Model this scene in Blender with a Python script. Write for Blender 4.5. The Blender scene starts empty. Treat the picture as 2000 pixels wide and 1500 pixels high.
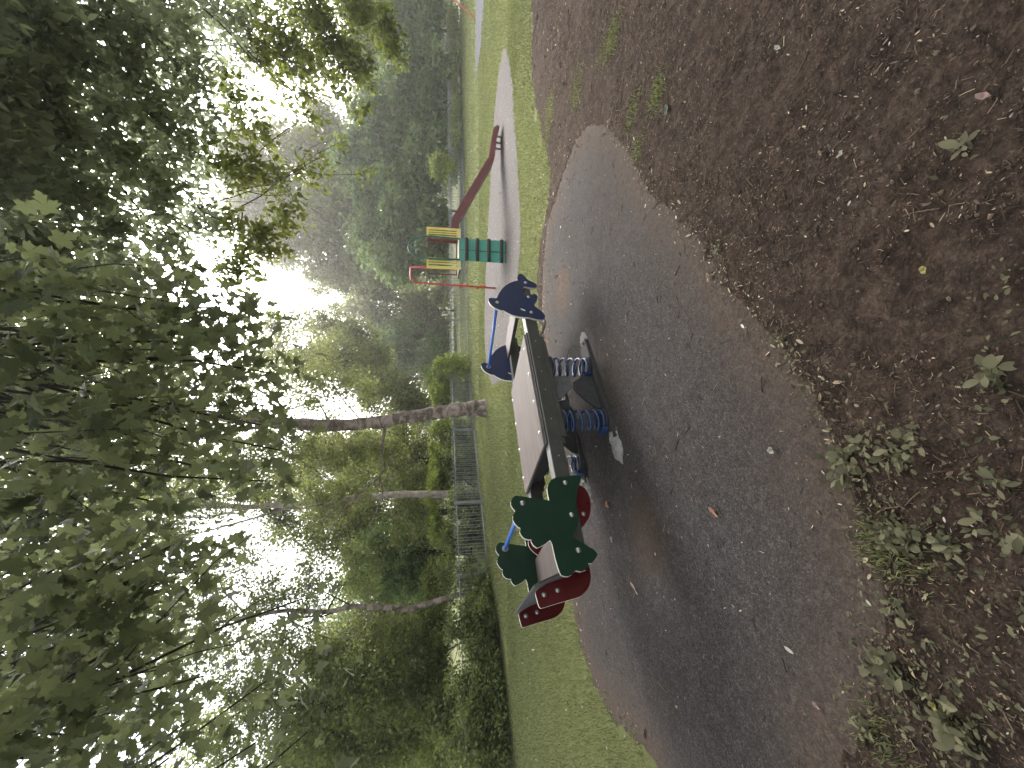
import bpy, bmesh, math, random
import numpy as np
from mathutils import Vector, Matrix, noise
from mathutils.geometry import tessellate_polygon
R = math.radians
rng = np.random.default_rng(7)
random.seed(7)
scene = bpy.context.scene
COL = scene.collection

# ------------------------------------------------------------------ survey: picture measurements -> world positions (metres)
F, EYE, HX = 785.0, 1.5, 862.0
TH = math.atan((1000 - HX) / F); S_, C_ = math.sin(TH), math.cos(TH)
def ray(x, y):
    d = x - 1000
    return np.array([750 - y, F * C_ - d * S_, -(F * S_ + d * C_)])
def gp(x, y, z=0.0):
    v = ray(x, y); t = (z - EYE) / v[2]
    return np.array([t * v[0], t * v[1], z])
def at(x, y, Y):
    v = ray(x, y); t = Y / v[1]
    return np.array([t * v[0], Y, EYE + t * v[2]])

# ------------------------------------------------------------------ materials
def new_mat(name):
    m = bpy.data.materials.new(name); m.use_nodes = True
    nt = m.node_tree; b = nt.nodes['Principled BSDF']
    return m, nt, b
def N(nt, t, **k):
    n = nt.nodes.new(t)
    for a, v in k.items():
        if a in n.inputs: n.inputs[a].default_value = v
        else: setattr(n, a, v)
    return n
def ramp(nt, fac, stops):
    r = nt.nodes.new('ShaderNodeValToRGB'); cr = r.color_ramp
    while len(cr.elements) < len(stops): cr.elements.new(0.5)
    for e, (p, c) in zip(cr.elements, stops):
        e.position = p; e.color = (*c, 1) if len(c) == 3 else c
    nt.links.new(fac, r.inputs['Fac']); return r.outputs['Color']
def pos(nt, scale=(1, 1, 1), obj=True):
    tc = nt.nodes.new('ShaderNodeTexCoord'); mp = nt.nodes.new('ShaderNodeMapping')
    mp.inputs['Scale'].default_value = scale
    nt.links.new(tc.outputs['Object' if obj else 'Generated'], mp.inputs['Vector']); return mp.outputs['Vector']
def noise_tex(nt, vec, scale, detail=4, rough=0.6, dist=0.0):
    n = nt.nodes.new('ShaderNodeTexNoise')
    n.inputs['Scale'].default_value = scale; n.inputs['Detail'].default_value = detail
    n.inputs['Roughness'].default_value = rough; n.inputs['Distortion'].default_value = dist
    nt.links.new(vec, n.inputs['Vector']); return n.outputs['Fac']
def mixc(nt, fac, a, b, mode='MIX'):
    m = nt.nodes.new('ShaderNodeMix'); m.data_type = 'RGBA'; m.blend_type = mode
    for i, v in ((0, fac), (6, a), (7, b)):
        if isinstance(v, (int, float)): m.inputs[i].default_value = v
        elif isinstance(v, tuple): m.inputs[i].default_value = (*v, 1)
        else: nt.links.new(v, m.inputs[i])
    return m.outputs[2]
def math_n(nt, op, a, b=0.0):
    m = nt.nodes.new('ShaderNodeMath'); m.operation = op
    for i, v in ((0, a), (1, b)):
        if isinstance(v, (int, float)): m.inputs[i].default_value = v
        else: nt.links.new(v, m.inputs[i])
    return m.outputs[0]
def bump(nt, b, h, strength=0.3, dist=0.01):
    n = nt.nodes.new('ShaderNodeBump'); n.inputs['Strength'].default_value = strength; n.inputs['Distance'].default_value = dist
    nt.links.new(h, n.inputs['Height']); nt.links.new(n.outputs['Normal'], b.inputs['Normal'])

def plain(name, c1, c2=None, rough=0.5, metal=0.0, scale=8.0, bumps=0.0, bscale=60, stretch=(1, 1, 1), spec=0.5, dirt=None):
    m, nt, b = new_mat(name)
    c2 = c2 or tuple(min(1, v * 1.35) for v in c1)
    v = pos(nt, stretch)
    n = noise_tex(nt, v, scale, 6, 0.65)
    col = ramp(nt, n, [(0.3, c1), (0.7, c2)])
    if dirt:
        n2 = noise_tex(nt, v, scale * 2.3, 8, 0.7)
        col = mixc(nt, ramp(nt, n2, [(0.55, (0, 0, 0)), (0.72, (0.8, 0.8, 0.8))]), col, dirt)
    nt.links.new(col, b.inputs['Base Color'])
    nr = noise_tex(nt, v, scale * 4, 5)
    rr = nt.nodes.new('ShaderNodeMapRange'); rr.inputs['To Min'].default_value = max(0.05, rough - 0.12); rr.inputs['To Max'].default_value = min(1, rough + 0.15)
    nt.links.new(nr, rr.inputs['Value']); nt.links.new(rr.outputs[0], b.inputs['Roughness'])
    b.inputs['Metallic'].default_value = metal; b.inputs['Specular IOR Level'].default_value = spec
    if bumps: bump(nt, b, noise_tex(nt, v, bscale, 5, 0.7), bumps, 0.004)
    return m

def leaf_mat(name, dark, light, trans, tw=0.45, rough=0.55, spec=0.2):
    m, nt, b = new_mat(name)
    a = nt.nodes.new('ShaderNodeAttribute'); a.attribute_name = 'tint'
    col = ramp(nt, a.outputs['Fac'], [(0.0, dark), (0.75, light), (1.0, tuple(v * 1.25 for v in light))])
    nt.links.new(col, b.inputs['Base Color'])
    b.inputs['Roughness'].default_value = rough; b.inputs['Specular IOR Level'].default_value = spec
    t = nt.nodes.new('ShaderNodeBsdfTranslucent')
    tcol = ramp(nt, a.outputs['Fac'], [(0.0, tuple(v * 0.6 for v in trans)), (1.0, trans)])
    nt.links.new(tcol, t.inputs['Color'])
    mx = nt.nodes.new('ShaderNodeMixShader'); mx.inputs[0].default_value = tw
    nt.links.new(b.outputs[0], mx.inputs[1]); nt.links.new(t.outputs[0], mx.inputs[2])
    nt.links.new(mx.outputs[0], nt.nodes['Material Output'].inputs['Surface'])
    return m
def tint_mat(name, stops, rough=0.8):
    m, nt, b = new_mat(name)
    a = nt.nodes.new('ShaderNodeAttribute'); a.attribute_name = 'tint'
    nt.links.new(ramp(nt, a.outputs['Fac'], stops), b.inputs['Base Color'])
    b.inputs['Roughness'].default_value = rough; b.inputs['Specular IOR Level'].default_value = 0.3
    return m

def bark_mat(name, c1, c2, patch=None, scale=6):
    m, nt, b = new_mat(name)
    v = pos(nt, (1, 1, 0.25)); v2 = pos(nt, (1, 1, 1.6))
    n = noise_tex(nt, v, scale * 2.2, 8, 0.7, 0.6)
    col = ramp(nt, n, [(0.32, c1), (0.68, c2)])
    if patch:
        n2 = noise_tex(nt, v2, scale * 0.5, 4, 0.6, 0.5)
        col = mixc(nt, ramp(nt, n2, [(0.45, (0, 0, 0)), (0.6, (1, 1, 1))]), col, patch)
    nt.links.new(col, b.inputs['Base Color']); b.inputs['Roughness'].default_value = 0.9
    b.inputs['Specular IOR Level'].default_value = 0.2
    bump(nt, b, noise_tex(nt, v, scale * 5, 8, 0.75, 0.8), 0.9, 0.04)
    return m

M = {}
M['green'] = plain('green_board', (0.0025, 0.020, 0.009), (0.0045, 0.028, 0.013), 0.45, scale=5, bumps=0.12, bscale=400, spec=0.25)
M['blue'] = plain('navy_board', (0.005, 0.011, 0.045), (0.008, 0.017, 0.066), 0.45, scale=5, bumps=0.12, bscale=400, spec=0.35)
M['red'] = plain('maroon_board', (0.060, 0.002, 0.003), (0.085, 0.0036, 0.005), 0.30, scale=5, bumps=0.08, bscale=400, spec=0.4)
M['edge'] = plain('board_edge', (0.45, 0.43, 0.36), (0.6, 0.58, 0.5), 0.7, scale=30)
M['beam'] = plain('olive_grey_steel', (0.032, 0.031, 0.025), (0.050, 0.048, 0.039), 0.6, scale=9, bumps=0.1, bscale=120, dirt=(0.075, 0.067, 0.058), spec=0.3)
M['beamtop'] = plain('pale_steel_top', (0.16, 0.157, 0.15), (0.24, 0.235, 0.225), 0.5, scale=14, dirt=(0.11, 0.1, 0.09))
M['black'] = plain('black_rubber', (0.012, 0.012, 0.012), (0.03, 0.029, 0.028), 0.8, scale=20, bumps=0.2, bscale=150)
M['rubber'] = plain('scuffed_rubber_sheet', (0.05, 0.052, 0.05), (0.10, 0.10, 0.10), 0.75, scale=12, bumps=0.3, bscale=80, dirt=(0.2, 0.17, 0.14))
M['deckboard'] = plain('pinkish_board', (0.100, 0.081, 0.075), (0.155, 0.128, 0.118), 0.6, scale=6, bumps=0.15, bscale=90, stretch=(0.35, 4, 4), dirt=(0.075, 0.062, 0.056), spec=0.2)
M['greyboard'] = plain('grey_back_board', (0.10, 0.11, 0.13), (0.16, 0.17, 0.19), 0.38, scale=7, bumps=0.1, bscale=100)
M['bolt'] = plain('dull_steel', (0.32, 0.31, 0.30), (0.50, 0.49, 0.48), 0.38, 0.85, scale=40)
M['tube_blue'] = plain('blue_painted_tube', (0.02, 0.10, 0.42), (0.03, 0.15, 0.52), 0.35, scale=12)
M['spring'] = plain('blue_coil_paint', (0.005, 0.018, 0.055), (0.012, 0.045, 0.135), 0.28, scale=25, dirt=(0.13, 0.10, 0.085), spec=0.6)
M['steel'] = plain('grey_steel_tube', (0.16, 0.155, 0.15), (0.24, 0.23, 0.22), 0.4, 0.6, scale=20)
M['cement'] = plain('pale_mortar', (0.14, 0.13, 0.12), (0.29, 0.28, 0.26), 0.9, scale=18, bumps=1.0, bscale=60, dirt=(0.075, 0.06, 0.05))
M['yellow'] = plain('yellow_paint', (0.70, 0.58, 0.11), (0.80, 0.70, 0.20), 0.45, scale=8, dirt=(0.6, 0.54, 0.25))
M['cream'] = plain('faded_yellow_paint', (0.62, 0.55, 0.30), (0.75, 0.70, 0.50), 0.5, scale=8)
M['maroon'] = plain('maroon_slide_paint', (0.11, 0.025, 0.028), (0.17, 0.04, 0.042), 0.5, scale=4, dirt=(0.18, 0.07, 0.06))
M['redtube'] = plain('red_painted_tube', (0.42, 0.035, 0.02), (0.55, 0.06, 0.035), 0.4, scale=8)
M['pinktube'] = plain('faded_red_tube', (0.55, 0.10, 0.10), (0.68, 0.18, 0.17), 0.45, scale=8)
M['teal'] = plain('teal_ramp_board', (0.03, 0.20, 0.145), (0.045, 0.27, 0.20), 0.5, scale=5, dirt=(0.06, 0.2, 0.16))
M['darkgreen'] = plain('green_painted_tube', (0.015, 0.10, 0.06), (0.02, 0.15, 0.09), 0.45, scale=9)
M['log'] = plain('dark_timber_tread', (0.02, 0.017, 0.014), (0.06, 0.05, 0.042), 0.9, scale=10, bumps=0.6, bscale=40, stretch=(0.4, 3, 3))
M['fence'] = plain('galvanised_rail', (0.14, 0.152, 0.16), (0.24, 0.256, 0.268), 0.5, 0.0, scale=3)
M['bark'] = bark_mat('bark_grey_brown', (0.040, 0.031, 0.026), (0.20, 0.158, 0.135), (0.33, 0.26, 0.23))
M['barkpale'] = bark_mat('bark_pale', (0.16, 0.135, 0.12), (0.44, 0.38, 0.34), (0.46, 0.39, 0.35))
M['barkdark'] = bark_mat('bark_dark', (0.022, 0.018, 0.015), (0.075, 0.062, 0.05))
M['twig'] = plain('twig_bark', (0.022, 0.018, 0.014), (0.06, 0.048, 0.038), 0.9, scale=20)
M['maple'] = leaf_mat('maple_leaf', (0.050, 0.066, 0.046), (0.130, 0.150, 0.098), (0.26, 0.295, 0.13), 0.50)
M['over'] = leaf_mat('oval_leaf', (0.080, 0.100, 0.078), (0.175, 0.205, 0.145), (0.40, 0.46, 0.26), 0.56)
M['birch'] = leaf_mat('birch_leaf', (0.060, 0.086, 0.034), (0.18, 0.212, 0.075), (0.38, 0.42, 0.13), 0.45)
M['wood'] = leaf_mat('woodland_leaf', (0.055, 0.082, 0.030), (0.165, 0.20, 0.064), (0.38, 0.43, 0.12), 0.45)
M['darkleaf'] = leaf_mat('dark_bush_leaf', (0.030, 0.062, 0.026), (0.165, 0.235, 0.085), (0.32, 0.45, 0.13), 0.38)
M['pale'] = leaf_mat('grey_green_leaf', (0.095, 0.115, 0.060), (0.24, 0.265, 0.135), (0.46, 0.50, 0.22), 0.48)
M['olive'] = leaf_mat('olive_leaf', (0.055, 0.080, 0.018), (0.115, 0.145, 0.035), (0.24, 0.28, 0.055), 0.45)
M['hedge'] = leaf_mat('yellow_green_leaf', (0.12, 0.18, 0.035), (0.33, 0.40, 0.080), (0.48, 0.55, 0.12), 0.45)
M['ivy'] = leaf_mat('ivy_leaf', (0.040, 0.062, 0.025), (0.145, 0.175, 0.060), (0.28, 0.34, 0.08), 0.35)
M['brownleaf'] = leaf_mat('brown_leaf', (0.07, 0.045, 0.03), (0.16, 0.10, 0.07), (0.2, 0.12, 0.06), 0.3)
M['plant'] = leaf_mat('weed_leaf', (0.036, 0.037, 0.019), (0.170, 0.160, 0.092), (0.20, 0.205, 0.08), 0.25)
M['grass'] = leaf_mat('grass_blade', (0.050, 0.070, 0.024), (0.215, 0.232, 0.108), (0.33, 0.36, 0.14), 0.35, 0.6, 0.2)
M['litter'] = tint_mat('dry_litter', [(0.0, (0.016, 0.011, 0.008)), (0.42, (0.095, 0.067, 0.048)), (0.68, (0.20, 0.142, 0.096)), (0.82, (0.42, 0.33, 0.22)), (0.95, (0.48, 0.42, 0.25)), (1.0, (0.56, 0.52, 0.43))])
M['crumb'] = tint_mat('soil_crumb', [(0.0, (0.045, 0.033, 0.027)), (0.6, (0.082, 0.056, 0.040)), (1.0, (0.16, 0.114, 0.083))], 0.95)

STAINS = [(*gp(1265, 1040)[:2], 0.40, (0.050, 0.036, 0.027), 0.8), (*gp(1100, 565)[:2], 0.40, (0.095, 0.060, 0.042), 0.6), (*gp(1430, 590)[:2], 0.22, (0.075, 0.045, 0.034), 0.6), (*gp(1180, 760)[:2], 0.7, (0.052, 0.040, 0.032), 0.6)]
def asphalt(name, base, stain, warm, dusty=False):
    m, nt, b = new_mat(name); v = pos(nt)
    g = noise_tex(nt, v, 170, 3, 0.8)
    col = ramp(nt, g, [(0.33, tuple(x * 0.35 for x in base)), (0.53, base), (0.68, tuple(x * 2.6 for x in base))])
    vo = nt.nodes.new('ShaderNodeTexVoronoi'); vo.inputs['Scale'].default_value = 120; nt.links.new(v, vo.inputs['Vector'])
    bw = nt.nodes.new('ShaderNodeRGBToBW'); nt.links.new(vo.outputs['Color'], bw.inputs[0])
    col = mixc(nt, 0.45, col, mixc(nt, 1.0, col, ramp(nt, bw.outputs[0], [(0.2, (0.2, 0.2, 0.2)), (0.8, (1.5, 1.5, 1.5))]), 'MULTIPLY'))
    g2 = noise_tex(nt, v, 48, 8, 0.85); g3 = noise_tex(nt, v, 9, 8, 0.8, 0.3)
    col = mixc(nt, 1.0, col, ramp(nt, g2, [(0.38, (0.55, 0.55, 0.55)), (0.62, (1.5, 1.5, 1.5))]), 'MULTIPLY')
    col = mixc(nt, 1.0, col, ramp(nt, g3, [(0.35, (0.72, 0.72, 0.72)), (0.65, (1.25, 1.24, 1.22))]), 'MULTIPLY')
    l = noise_tex(nt, v, 0.9, 6, 0.65, 0.8)
    col = mixc(nt, ramp(nt, l, [(0.42, (0, 0, 0)), (0.72, (0.75, 0.75, 0.75))]), col, mixc(nt, 1.0, col, warm, 'MULTIPLY'))
    st = noise_tex(nt, v, 2.6, 7, 0.7, 0.4)
    col = mixc(nt, ramp(nt, st, [(0.60, (0, 0, 0)), (0.75, (0.55, 0.55, 0.55))]), col, stain)
    if dusty:
        for (sx, sy, r0, sc_, am) in STAINS:
            dn = nt.nodes.new('ShaderNodeVectorMath'); dn.operation = 'DISTANCE'; nt.links.new(v, dn.inputs[0]); dn.inputs[1].default_value = (sx, sy, 0)
            q = math_n(nt, 'ADD', math_n(nt, 'DIVIDE', dn.outputs['Value'], r0), math_n(nt, 'MULTIPLY', math_n(nt, 'SUBTRACT', noise_tex(nt, v, 9, 7, 0.7, 0.6), 0.5), 2.6))
            col = mixc(nt, ramp(nt, q, [(0.50, (am,) * 3), (0.85, (0, 0, 0))]), col, mixc(nt, 1.0, ramp(nt, g2, [(0.35, (0.5, 0.5, 0.5)), (0.65, (1.5, 1.5, 1.5))]), sc_, 'MULTIPLY'))
        a = nt.nodes.new('ShaderNodeAttribute'); a.attribute_name = 'edge'
        e = math_n(nt, 'ADD', a.outputs['Fac'], math_n(nt, 'MULTIPLY', math_n(nt, 'SUBTRACT', noise_tex(nt, v, 28, 7, 0.75, 0.8), 0.5), 0.8))
        k = ramp(nt, e, [(0.0, (1, 1, 1)), (0.08, (0.9, 0.9, 0.9)), (0.30, (0.28, 0.28, 0.28)), (0.75, (0, 0, 0))])
        sc = ramp(nt, noise_tex(nt, v, 38, 8, 0.8, 1.2), [(0.30, (0.018, 0.013, 0.010)), (0.5, (0.070, 0.052, 0.041)), (0.72, (0.15, 0.117, 0.095))])
        col = mixc(nt, k, col, sc)
    nt.links.new(col, b.inputs['Base Color'])
    rr = nt.nodes.new('ShaderNodeMapRange'); rr.inputs['To Min'].default_value = 0.82; rr.inputs['To Max'].default_value = 0.97
    nt.links.new(l, rr.inputs['Value']); nt.links.new(rr.outputs[0], b.inputs['Roughness'])
    b.inputs['Specular IOR Level'].default_value = 0.16
    bump(nt, b, math_n(nt, 'ADD', g, math_n(nt, 'MULTIPLY', noise_tex(nt, v, 60, 4), 0.6)), 0.55, 0.006)
    return m
M['asphalt'] = asphalt('worn_asphalt', (0.047, 0.042, 0.041), (0.045, 0.034, 0.027), (1.0, 0.92, 0.87), True)
M['asphalt2'] = asphalt('pale_asphalt', (0.105, 0.096, 0.093), (0.085, 0.072, 0.064), (1.0, 0.93, 0.88))
M['asphalt3'] = asphalt('blue_grey_asphalt', (0.082, 0.086, 0.098), (0.075, 0.075, 0.08), (1, 1, 1))
def soil():
    m, nt, b = new_mat('bare_soil'); v = pos(nt)
    n1 = noise_tex(nt, v, 3.0, 8, 0.7, 0.6); n2 = noise_tex(nt, v, 38, 6, 0.75, 1.2); n3 = noise_tex(nt, v, 140, 4, 0.7)
    col = ramp(nt, n2, [(0.28, (0.022, 0.0145, 0.011)), (0.5, (0.076, 0.054, 0.041)), (0.73, (0.152, 0.112, 0.086))])
    col = mixc(nt, ramp(nt, n1, [(0.4, (0, 0, 0)), (0.68, (0.6, 0.6, 0.6))]), col, mixc(nt, 1.0, col, (0.72, 0.62, 0.55), 'MULTIPLY'))
    n4 = noise_tex(nt, v, 11, 6, 0.7, 0.8)
    col = mixc(nt, 1.0, col, ramp(nt, n4, [(0.36, (0.50, 0.47, 0.46)), (0.64, (1.35, 1.35, 1.35))]), 'MULTIPLY')
    sp = ramp(nt, n3, [(0.66, (0, 0, 0)), (0.76, (0.5, 0.5, 0.5))])
    col = mixc(nt, sp, col, (0.17, 0.13, 0.10))
    nt.links.new(col, b.inputs['Base Color']); b.inputs['Roughness'].default_value = 0.95; b.inputs['Specular IOR Level'].default_value = 0.15
    h = math_n(nt, 'ADD', math_n(nt, 'MULTIPLY', n2, 1.5), n3)
    bump(nt, b, h, 0.9, 0.018)
    return m
M['soil'] = soil()
def turf():
    m, nt, b = new_mat('turf'); v = pos(nt)
    n1 = noise_tex(nt, v, 0.6, 6, 0.65, 0.5); n2 = noise_tex(nt, v, 22, 6, 0.8)
    col = ramp(nt, n2, [(0.3, (0.055, 0.064, 0.023)), (0.7, (0.19, 0.205, 0.076))])
    col = mixc(nt, ramp(nt, n1, [(0.45, (0, 0, 0)), (0.75, (0.6, 0.6, 0.6))]), col, (0.19, 0.185, 0.075))
    nt.links.new(col, b.inputs['Base Color']); b.inputs['Roughness'].default_value = 0.9; b.inputs['Specular IOR Level'].default_value = 0.15
    bump(nt, b, n2, 0.8, 0.03)
    return m
M['turf'] = turf()

# ------------------------------------------------------------------ mesh helpers
class MB:
    def __init__(s): s.v = []; s.f = []; s.mi = []; s.sm = []
    def add(s, vs, fs, mi=0, sm=False):
        o = len(s.v); s.v += [tuple(map(float, p)) for p in vs]
        for f in fs: s.f.append([o + i for i in f]); s.mi.append(mi); s.sm.append(sm)
        return s
    def box(s, a, b, mi=0, bev=0.0):
        (x0, y0, z0), (x1, y1, z1) = a, b
        if bev > 0:
            bm = bmesh.new(); bmesh.ops.create_cube(bm, size=1.0)
            for v in bm.verts: v.co = Vector(((x0 + x1) / 2 + v.co.x * (x1 - x0), (y0 + y1) / 2 + v.co.y * (y1 - y0), (z0 + z1) / 2 + v.co.z * (z1 - z0)))
            bmesh.ops.bevel(bm, geom=list(bm.edges), offset=bev, segments=2, affect='EDGES')
            bm.verts.index_update()
            s.add([v.co for v in bm.verts], [[v.index for v in f.verts] for f in bm.faces], mi); bm.free(); return s
        vs = [(x, y, z) for x in (x0, x1) for y in (y0, y1) for z in (z0, z1)]
        return s.add(vs, [(0, 1, 3, 2), (4, 6, 7, 5), (0, 4, 5, 1), (2, 3, 7, 6), (0, 2, 6, 4), (1, 5, 7, 3)], mi)
    def tube(s, path, r, n=8, mi=0, cap=True, sm=True):
        P = [Vector(p) for p in path]; rs = r if hasattr(r, '__len__') else [r] * len(P)
        rings = []; up = None
        for i, p in enumerate(P):
            t = (P[min(i + 1, len(P) - 1)] - P[max(i - 1, 0)])
            if t.length < 1e-9: t = Vector((0, 0, 1))
            t.normalize()
            if up is None:
                up = Vector((0, 0, 1)) if abs(t.z) < 0.9 else Vector((1, 0, 0))
            a = up - t * up.dot(t)
            if a.length < 1e-4: a = t.orthogonal()
            a.normalize(); up = a; b = t.cross(a)
            rings.append([p + (a * math.cos(2 * math.pi * k / n) + b * math.sin(2 * math.pi * k / n)) * rs[i] for k in range(n)])
        vs = [v for q in rings for v in q]; fs = []
        for i in range(len(P) - 1):
            for k in range(n):
                fs.append((i * n + k, i * n + (k + 1) % n, (i + 1) * n + (k + 1) % n, (i + 1) * n + k))
        s.add(vs, fs, mi, sm)
        if cap:
            o = len(s.v) - len(vs)
            s.f.append([o + k for k in range(n)][::-1]); s.mi.append(mi); s.sm.append(False)
            s.f.append([o + (len(P) - 1) * n + k for k in range(n)]); s.mi.append(mi); s.sm.append(False)
        return s
    def dome(s, c, axis, r, h=None, mi=0, n=12):
        h = h or r * 0.55; ax = Vector(axis).normalized(); a = ax.orthogonal().normalized(); b = ax.cross(a); c = Vector(c)
        vs = []; fs = []; L = 4
        for i in range(L):
            t = i / L * math.pi / 2
            for k in range(n):
                q = 2 * math.pi * k / n
                vs.append(c + (a * math.cos(q) + b * math.sin(q)) * r * math.cos(t) + ax * h * math.sin(t))
        vs.append(c + ax * h)
        for i in range(L - 1):
            for k in range(n): fs.append((i * n + k, i * n + (k + 1) % n, (i + 1) * n + (k + 1) % n, (i + 1) * n + k))
        for k in range(n): fs.append(((L - 1) * n + k, (L - 1) * n + (k + 1) % n, len(vs) - 1))
        return s.add(vs, fs, mi, True)
    def prism(s, outline, y0, y1, hole=None, mi=0, me=1):
        """outline in (x, z); extruded along y; side walls get material me"""
        loops = [[Vector((x, z, 0)) for x, z in outline]]
        if hole: loops.append([Vector((x, z, 0)) for x, z in hole])
        tri = tessellate_polygon(loops)
        flat = [p for l in loops for p in l]; n = len(flat)
        s.add([(p.x, y0, p.y) for p in flat] + [(p.x, y1, p.y) for p in flat], [])
        o = len(s.v) - 2 * n
        for t in tri:
            s.f.append([o + i for i in t]); s.mi.append(mi); s.sm.append(False)
            s.f.append([o + n + i for i in reversed(t)]); s.mi.append(mi); s.sm.append(False)
        k0 = 0
        for l in loops:
            m = len(l)
            for i in range(m):
                a, b = k0 + i, k0 + (i + 1) % m
                s.f.append([o + a, o + b, o + n + b, o + n + a]); s.mi.append(me); s.sm.append(False)
            k0 += m
        return s
    def build(s, name, mats, parent=None):
        me = bpy.data.meshes.new(name); me.from_pydata(s.v, [], s.f)
        for m in (mats if isinstance(mats, (list, tuple)) else [mats]): me.materials.append(m)
        me.polygons.foreach_set('material_index', s.mi); me.polygons.foreach_set('use_smooth', s.sm); me.update()
        bm = bmesh.new(); bm.from_mesh(me); bmesh.ops.recalc_face_normals(bm, faces=bm.faces); bm.to_mesh(me); bm.free()
        o = bpy.data.objects.new(name, me); COL.objects.link(o)
        if parent: o.parent = parent
        return o
def smooth_outline(pts, it=2):
    p = [np.array(q, float) for q in pts]
    for _ in range(it):
        q = []
        for i in range(len(p)):
            a, b = p[i], p[(i + 1) % len(p)]
            q += [a * 0.75 + b * 0.25, a * 0.25 + b * 0.75]
        p = q
    return [tuple(x) for x in p]
def tag(o, label=None, cat=None, group=None, kind=None):
    for k, v in (('label', label), ('category', cat), ('group', group), ('kind', kind)):
        if v: o[k] = v
    return o
def empty(name, loc, rz=0.0):
    o = bpy.data.objects.new(name, None); COL.objects.link(o); o.location = loc; o.rotation_euler = (0, 0, rz); o.empty_display_size = 0.2
    return o

# fast mesh of many small copies (leaves, blades, chips)
def rot_mats(n, yaw, pitch, roll):
    cy, sy = np.cos(yaw), np.sin(yaw); cp, sp = np.cos(pitch), np.sin(pitch); cr, sr = np.cos(roll), np.sin(roll)
    m = np.empty((n, 3, 3))
    m[:, 0, 0] = cy * cp; m[:, 0, 1] = cy * sp * sr - sy * cr; m[:, 0, 2] = cy * sp * cr + sy * sr
    m[:, 1, 0] = sy * cp; m[:, 1, 1] = sy * sp * sr + cy * cr; m[:, 1, 2] = sy * sp * cr - cy * sr
    m[:, 2, 0] = -sp; m[:, 2, 1] = cp * sr; m[:, 2, 2] = cp * cr
    return m
def many(name, mat, pts, scale, rots, tint, tv, tf, parent=None):
    n = len(pts); tv = np.asarray(tv, float); tf = np.asarray(tf, int); k = len(tv)
    sc = np.asarray(scale, float)
    if sc.ndim == 1: sc = sc[:, None]
    V = (tv[None] * sc[:, None, :]) if sc.shape[1] == 3 else tv[None] * sc[:, None]
    V = np.einsum('nij,nkj->nki', rots, V) + pts[:, None, :]
    Fc = (tf[None] + (np.arange(n) * k)[:, None, None]).reshape(-1)
    me = bpy.data.meshes.new(name); c = tf.shape[1]; nf = n * len(tf)
    me.vertices.add(n * k); me.vertices.foreach_set('co', V.reshape(-1))
    me.loops.add(nf * c); me.loops.foreach_set('vertex_index', Fc.astype(np.int32))
    me.polygons.add(nf); me.polygons.foreach_set('loop_start', (np.arange(nf) * c).astype(np.int32))
    a = me.attributes.new('tint', 'FLOAT', 'POINT'); a.data.foreach_set('value', np.repeat(np.clip(tint, 0, 1), k).astype(np.float32))
    me.materials.append(mat); me.update(calc_edges=True)
    o = bpy.data.objects.new(name, me); COL.objects.link(o)
    if parent: o.parent = parent
    return o
# leaf shapes lie along +x, length 1
DIAMOND = ([(0, 0, 0), (0.45, 0.30, 0.08), (1, 0, -0.08), (0.45, -0.30, 0.08)], [(0, 1, 2), (0, 2, 3)])
OVAL = ([(0, 0, 0), (0.22, 0.20, 0.05), (0.55, 0.25, 0.06), (1, 0, -0.10), (0.55, -0.25, 0.06), (0.22, -0.20, 0.05), (0.5, 0, 0)],
        [(0, 1, 6), (1, 2, 6), (2, 3, 6), (3, 4, 6), (4, 5, 6), (5, 0, 6)])
def maple_shape():
    half = [(0.0, 0.02), (-0.06, 0.16), (-0.02, 0.30), (0.10, 0.27), (0.16, 0.24), (0.20, 0.36), (0.30, 0.52), (0.36, 0.40), (0.48, 0.46), (0.46, 0.32), (0.52, 0.22), (0.58, 0.16), (0.72, 0.24), (0.76, 0.12), (0.90, 0.10), (1.02, 0.0)]
    out = half + [(x, -y) for x, y in half[::-1][1:]]
    v = [(x, y, 0.10 * abs(y) - 0.14 * x * x) for x, y in out] + [(0.25, 0, 0.03)]
    n = len(out)
    return v, [(i, (i + 1) % n, n) for i in range(n)]
MAPLE = maple_shape()
BLADE = ([(0, -0.5, 0), (0, 0.5, 0), (0.18, 0.2, 0.6), (0.5, 0, 1)], [(0, 1, 2), (0, 2, 3)])

def clump_points(clumps, sub=9, spread=0.36):
    """clumps: (centre, (rx, ry, rz), count) -> leaf positions gathered in loose sub clusters, and depth-free random tint"""
    P = []; T = []
    for c, r, n in clumps:
        r = np.asarray(r, float); k = max(3, int(sub))
        d = rng.normal(size=(k, 3)); d /= np.linalg.norm(d, axis=1)[:, None]
        sc = np.asarray(c) + d * (rng.random((k, 1)) ** 0.45) * r * 0.95
        w = rng.random(k) + 0.35; idx = rng.choice(k, n, p=w / w.sum())
        sz = (0.6 + 0.8 * rng.random(k))[idx][:, None]
        P.append(sc[idx] + rng.normal(size=(n, 3)) * r * spread * sz)
        T.append(np.clip(rng.normal(0.45, 0.2, n) + (rng.normal(0, 0.24, k))[idx], 0, 1))
    return np.concatenate(P), np.concatenate(T)
def leaves(name, mat, clumps, size, shape=DIAMOND, sub=9, spread=0.36, droop=0.35, parent=None, zmin=0.05, flat=0.7):
    P, T = clump_points(clumps, sub, spread)
    off = np.array(parent.location) if parent else np.zeros(3)
    k = (P[:, 2] > zmin) & (np.linalg.norm(P + off - (0, 0, EYE), axis=1) > 1.6); P, T = P[k], T[k]; n = len(P)
    rots = rot_mats(n, rng.uniform(0, 2 * np.pi, n), rng.normal(droop, 0.5, n), rng.normal(0, flat, n))
    size = size * (1.25 if shape is DIAMOND else 1.0)
    return many(name, mat, P, size * rng.uniform(0.6, 1.35, n), rots, T, *shape, parent=parent)
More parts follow.
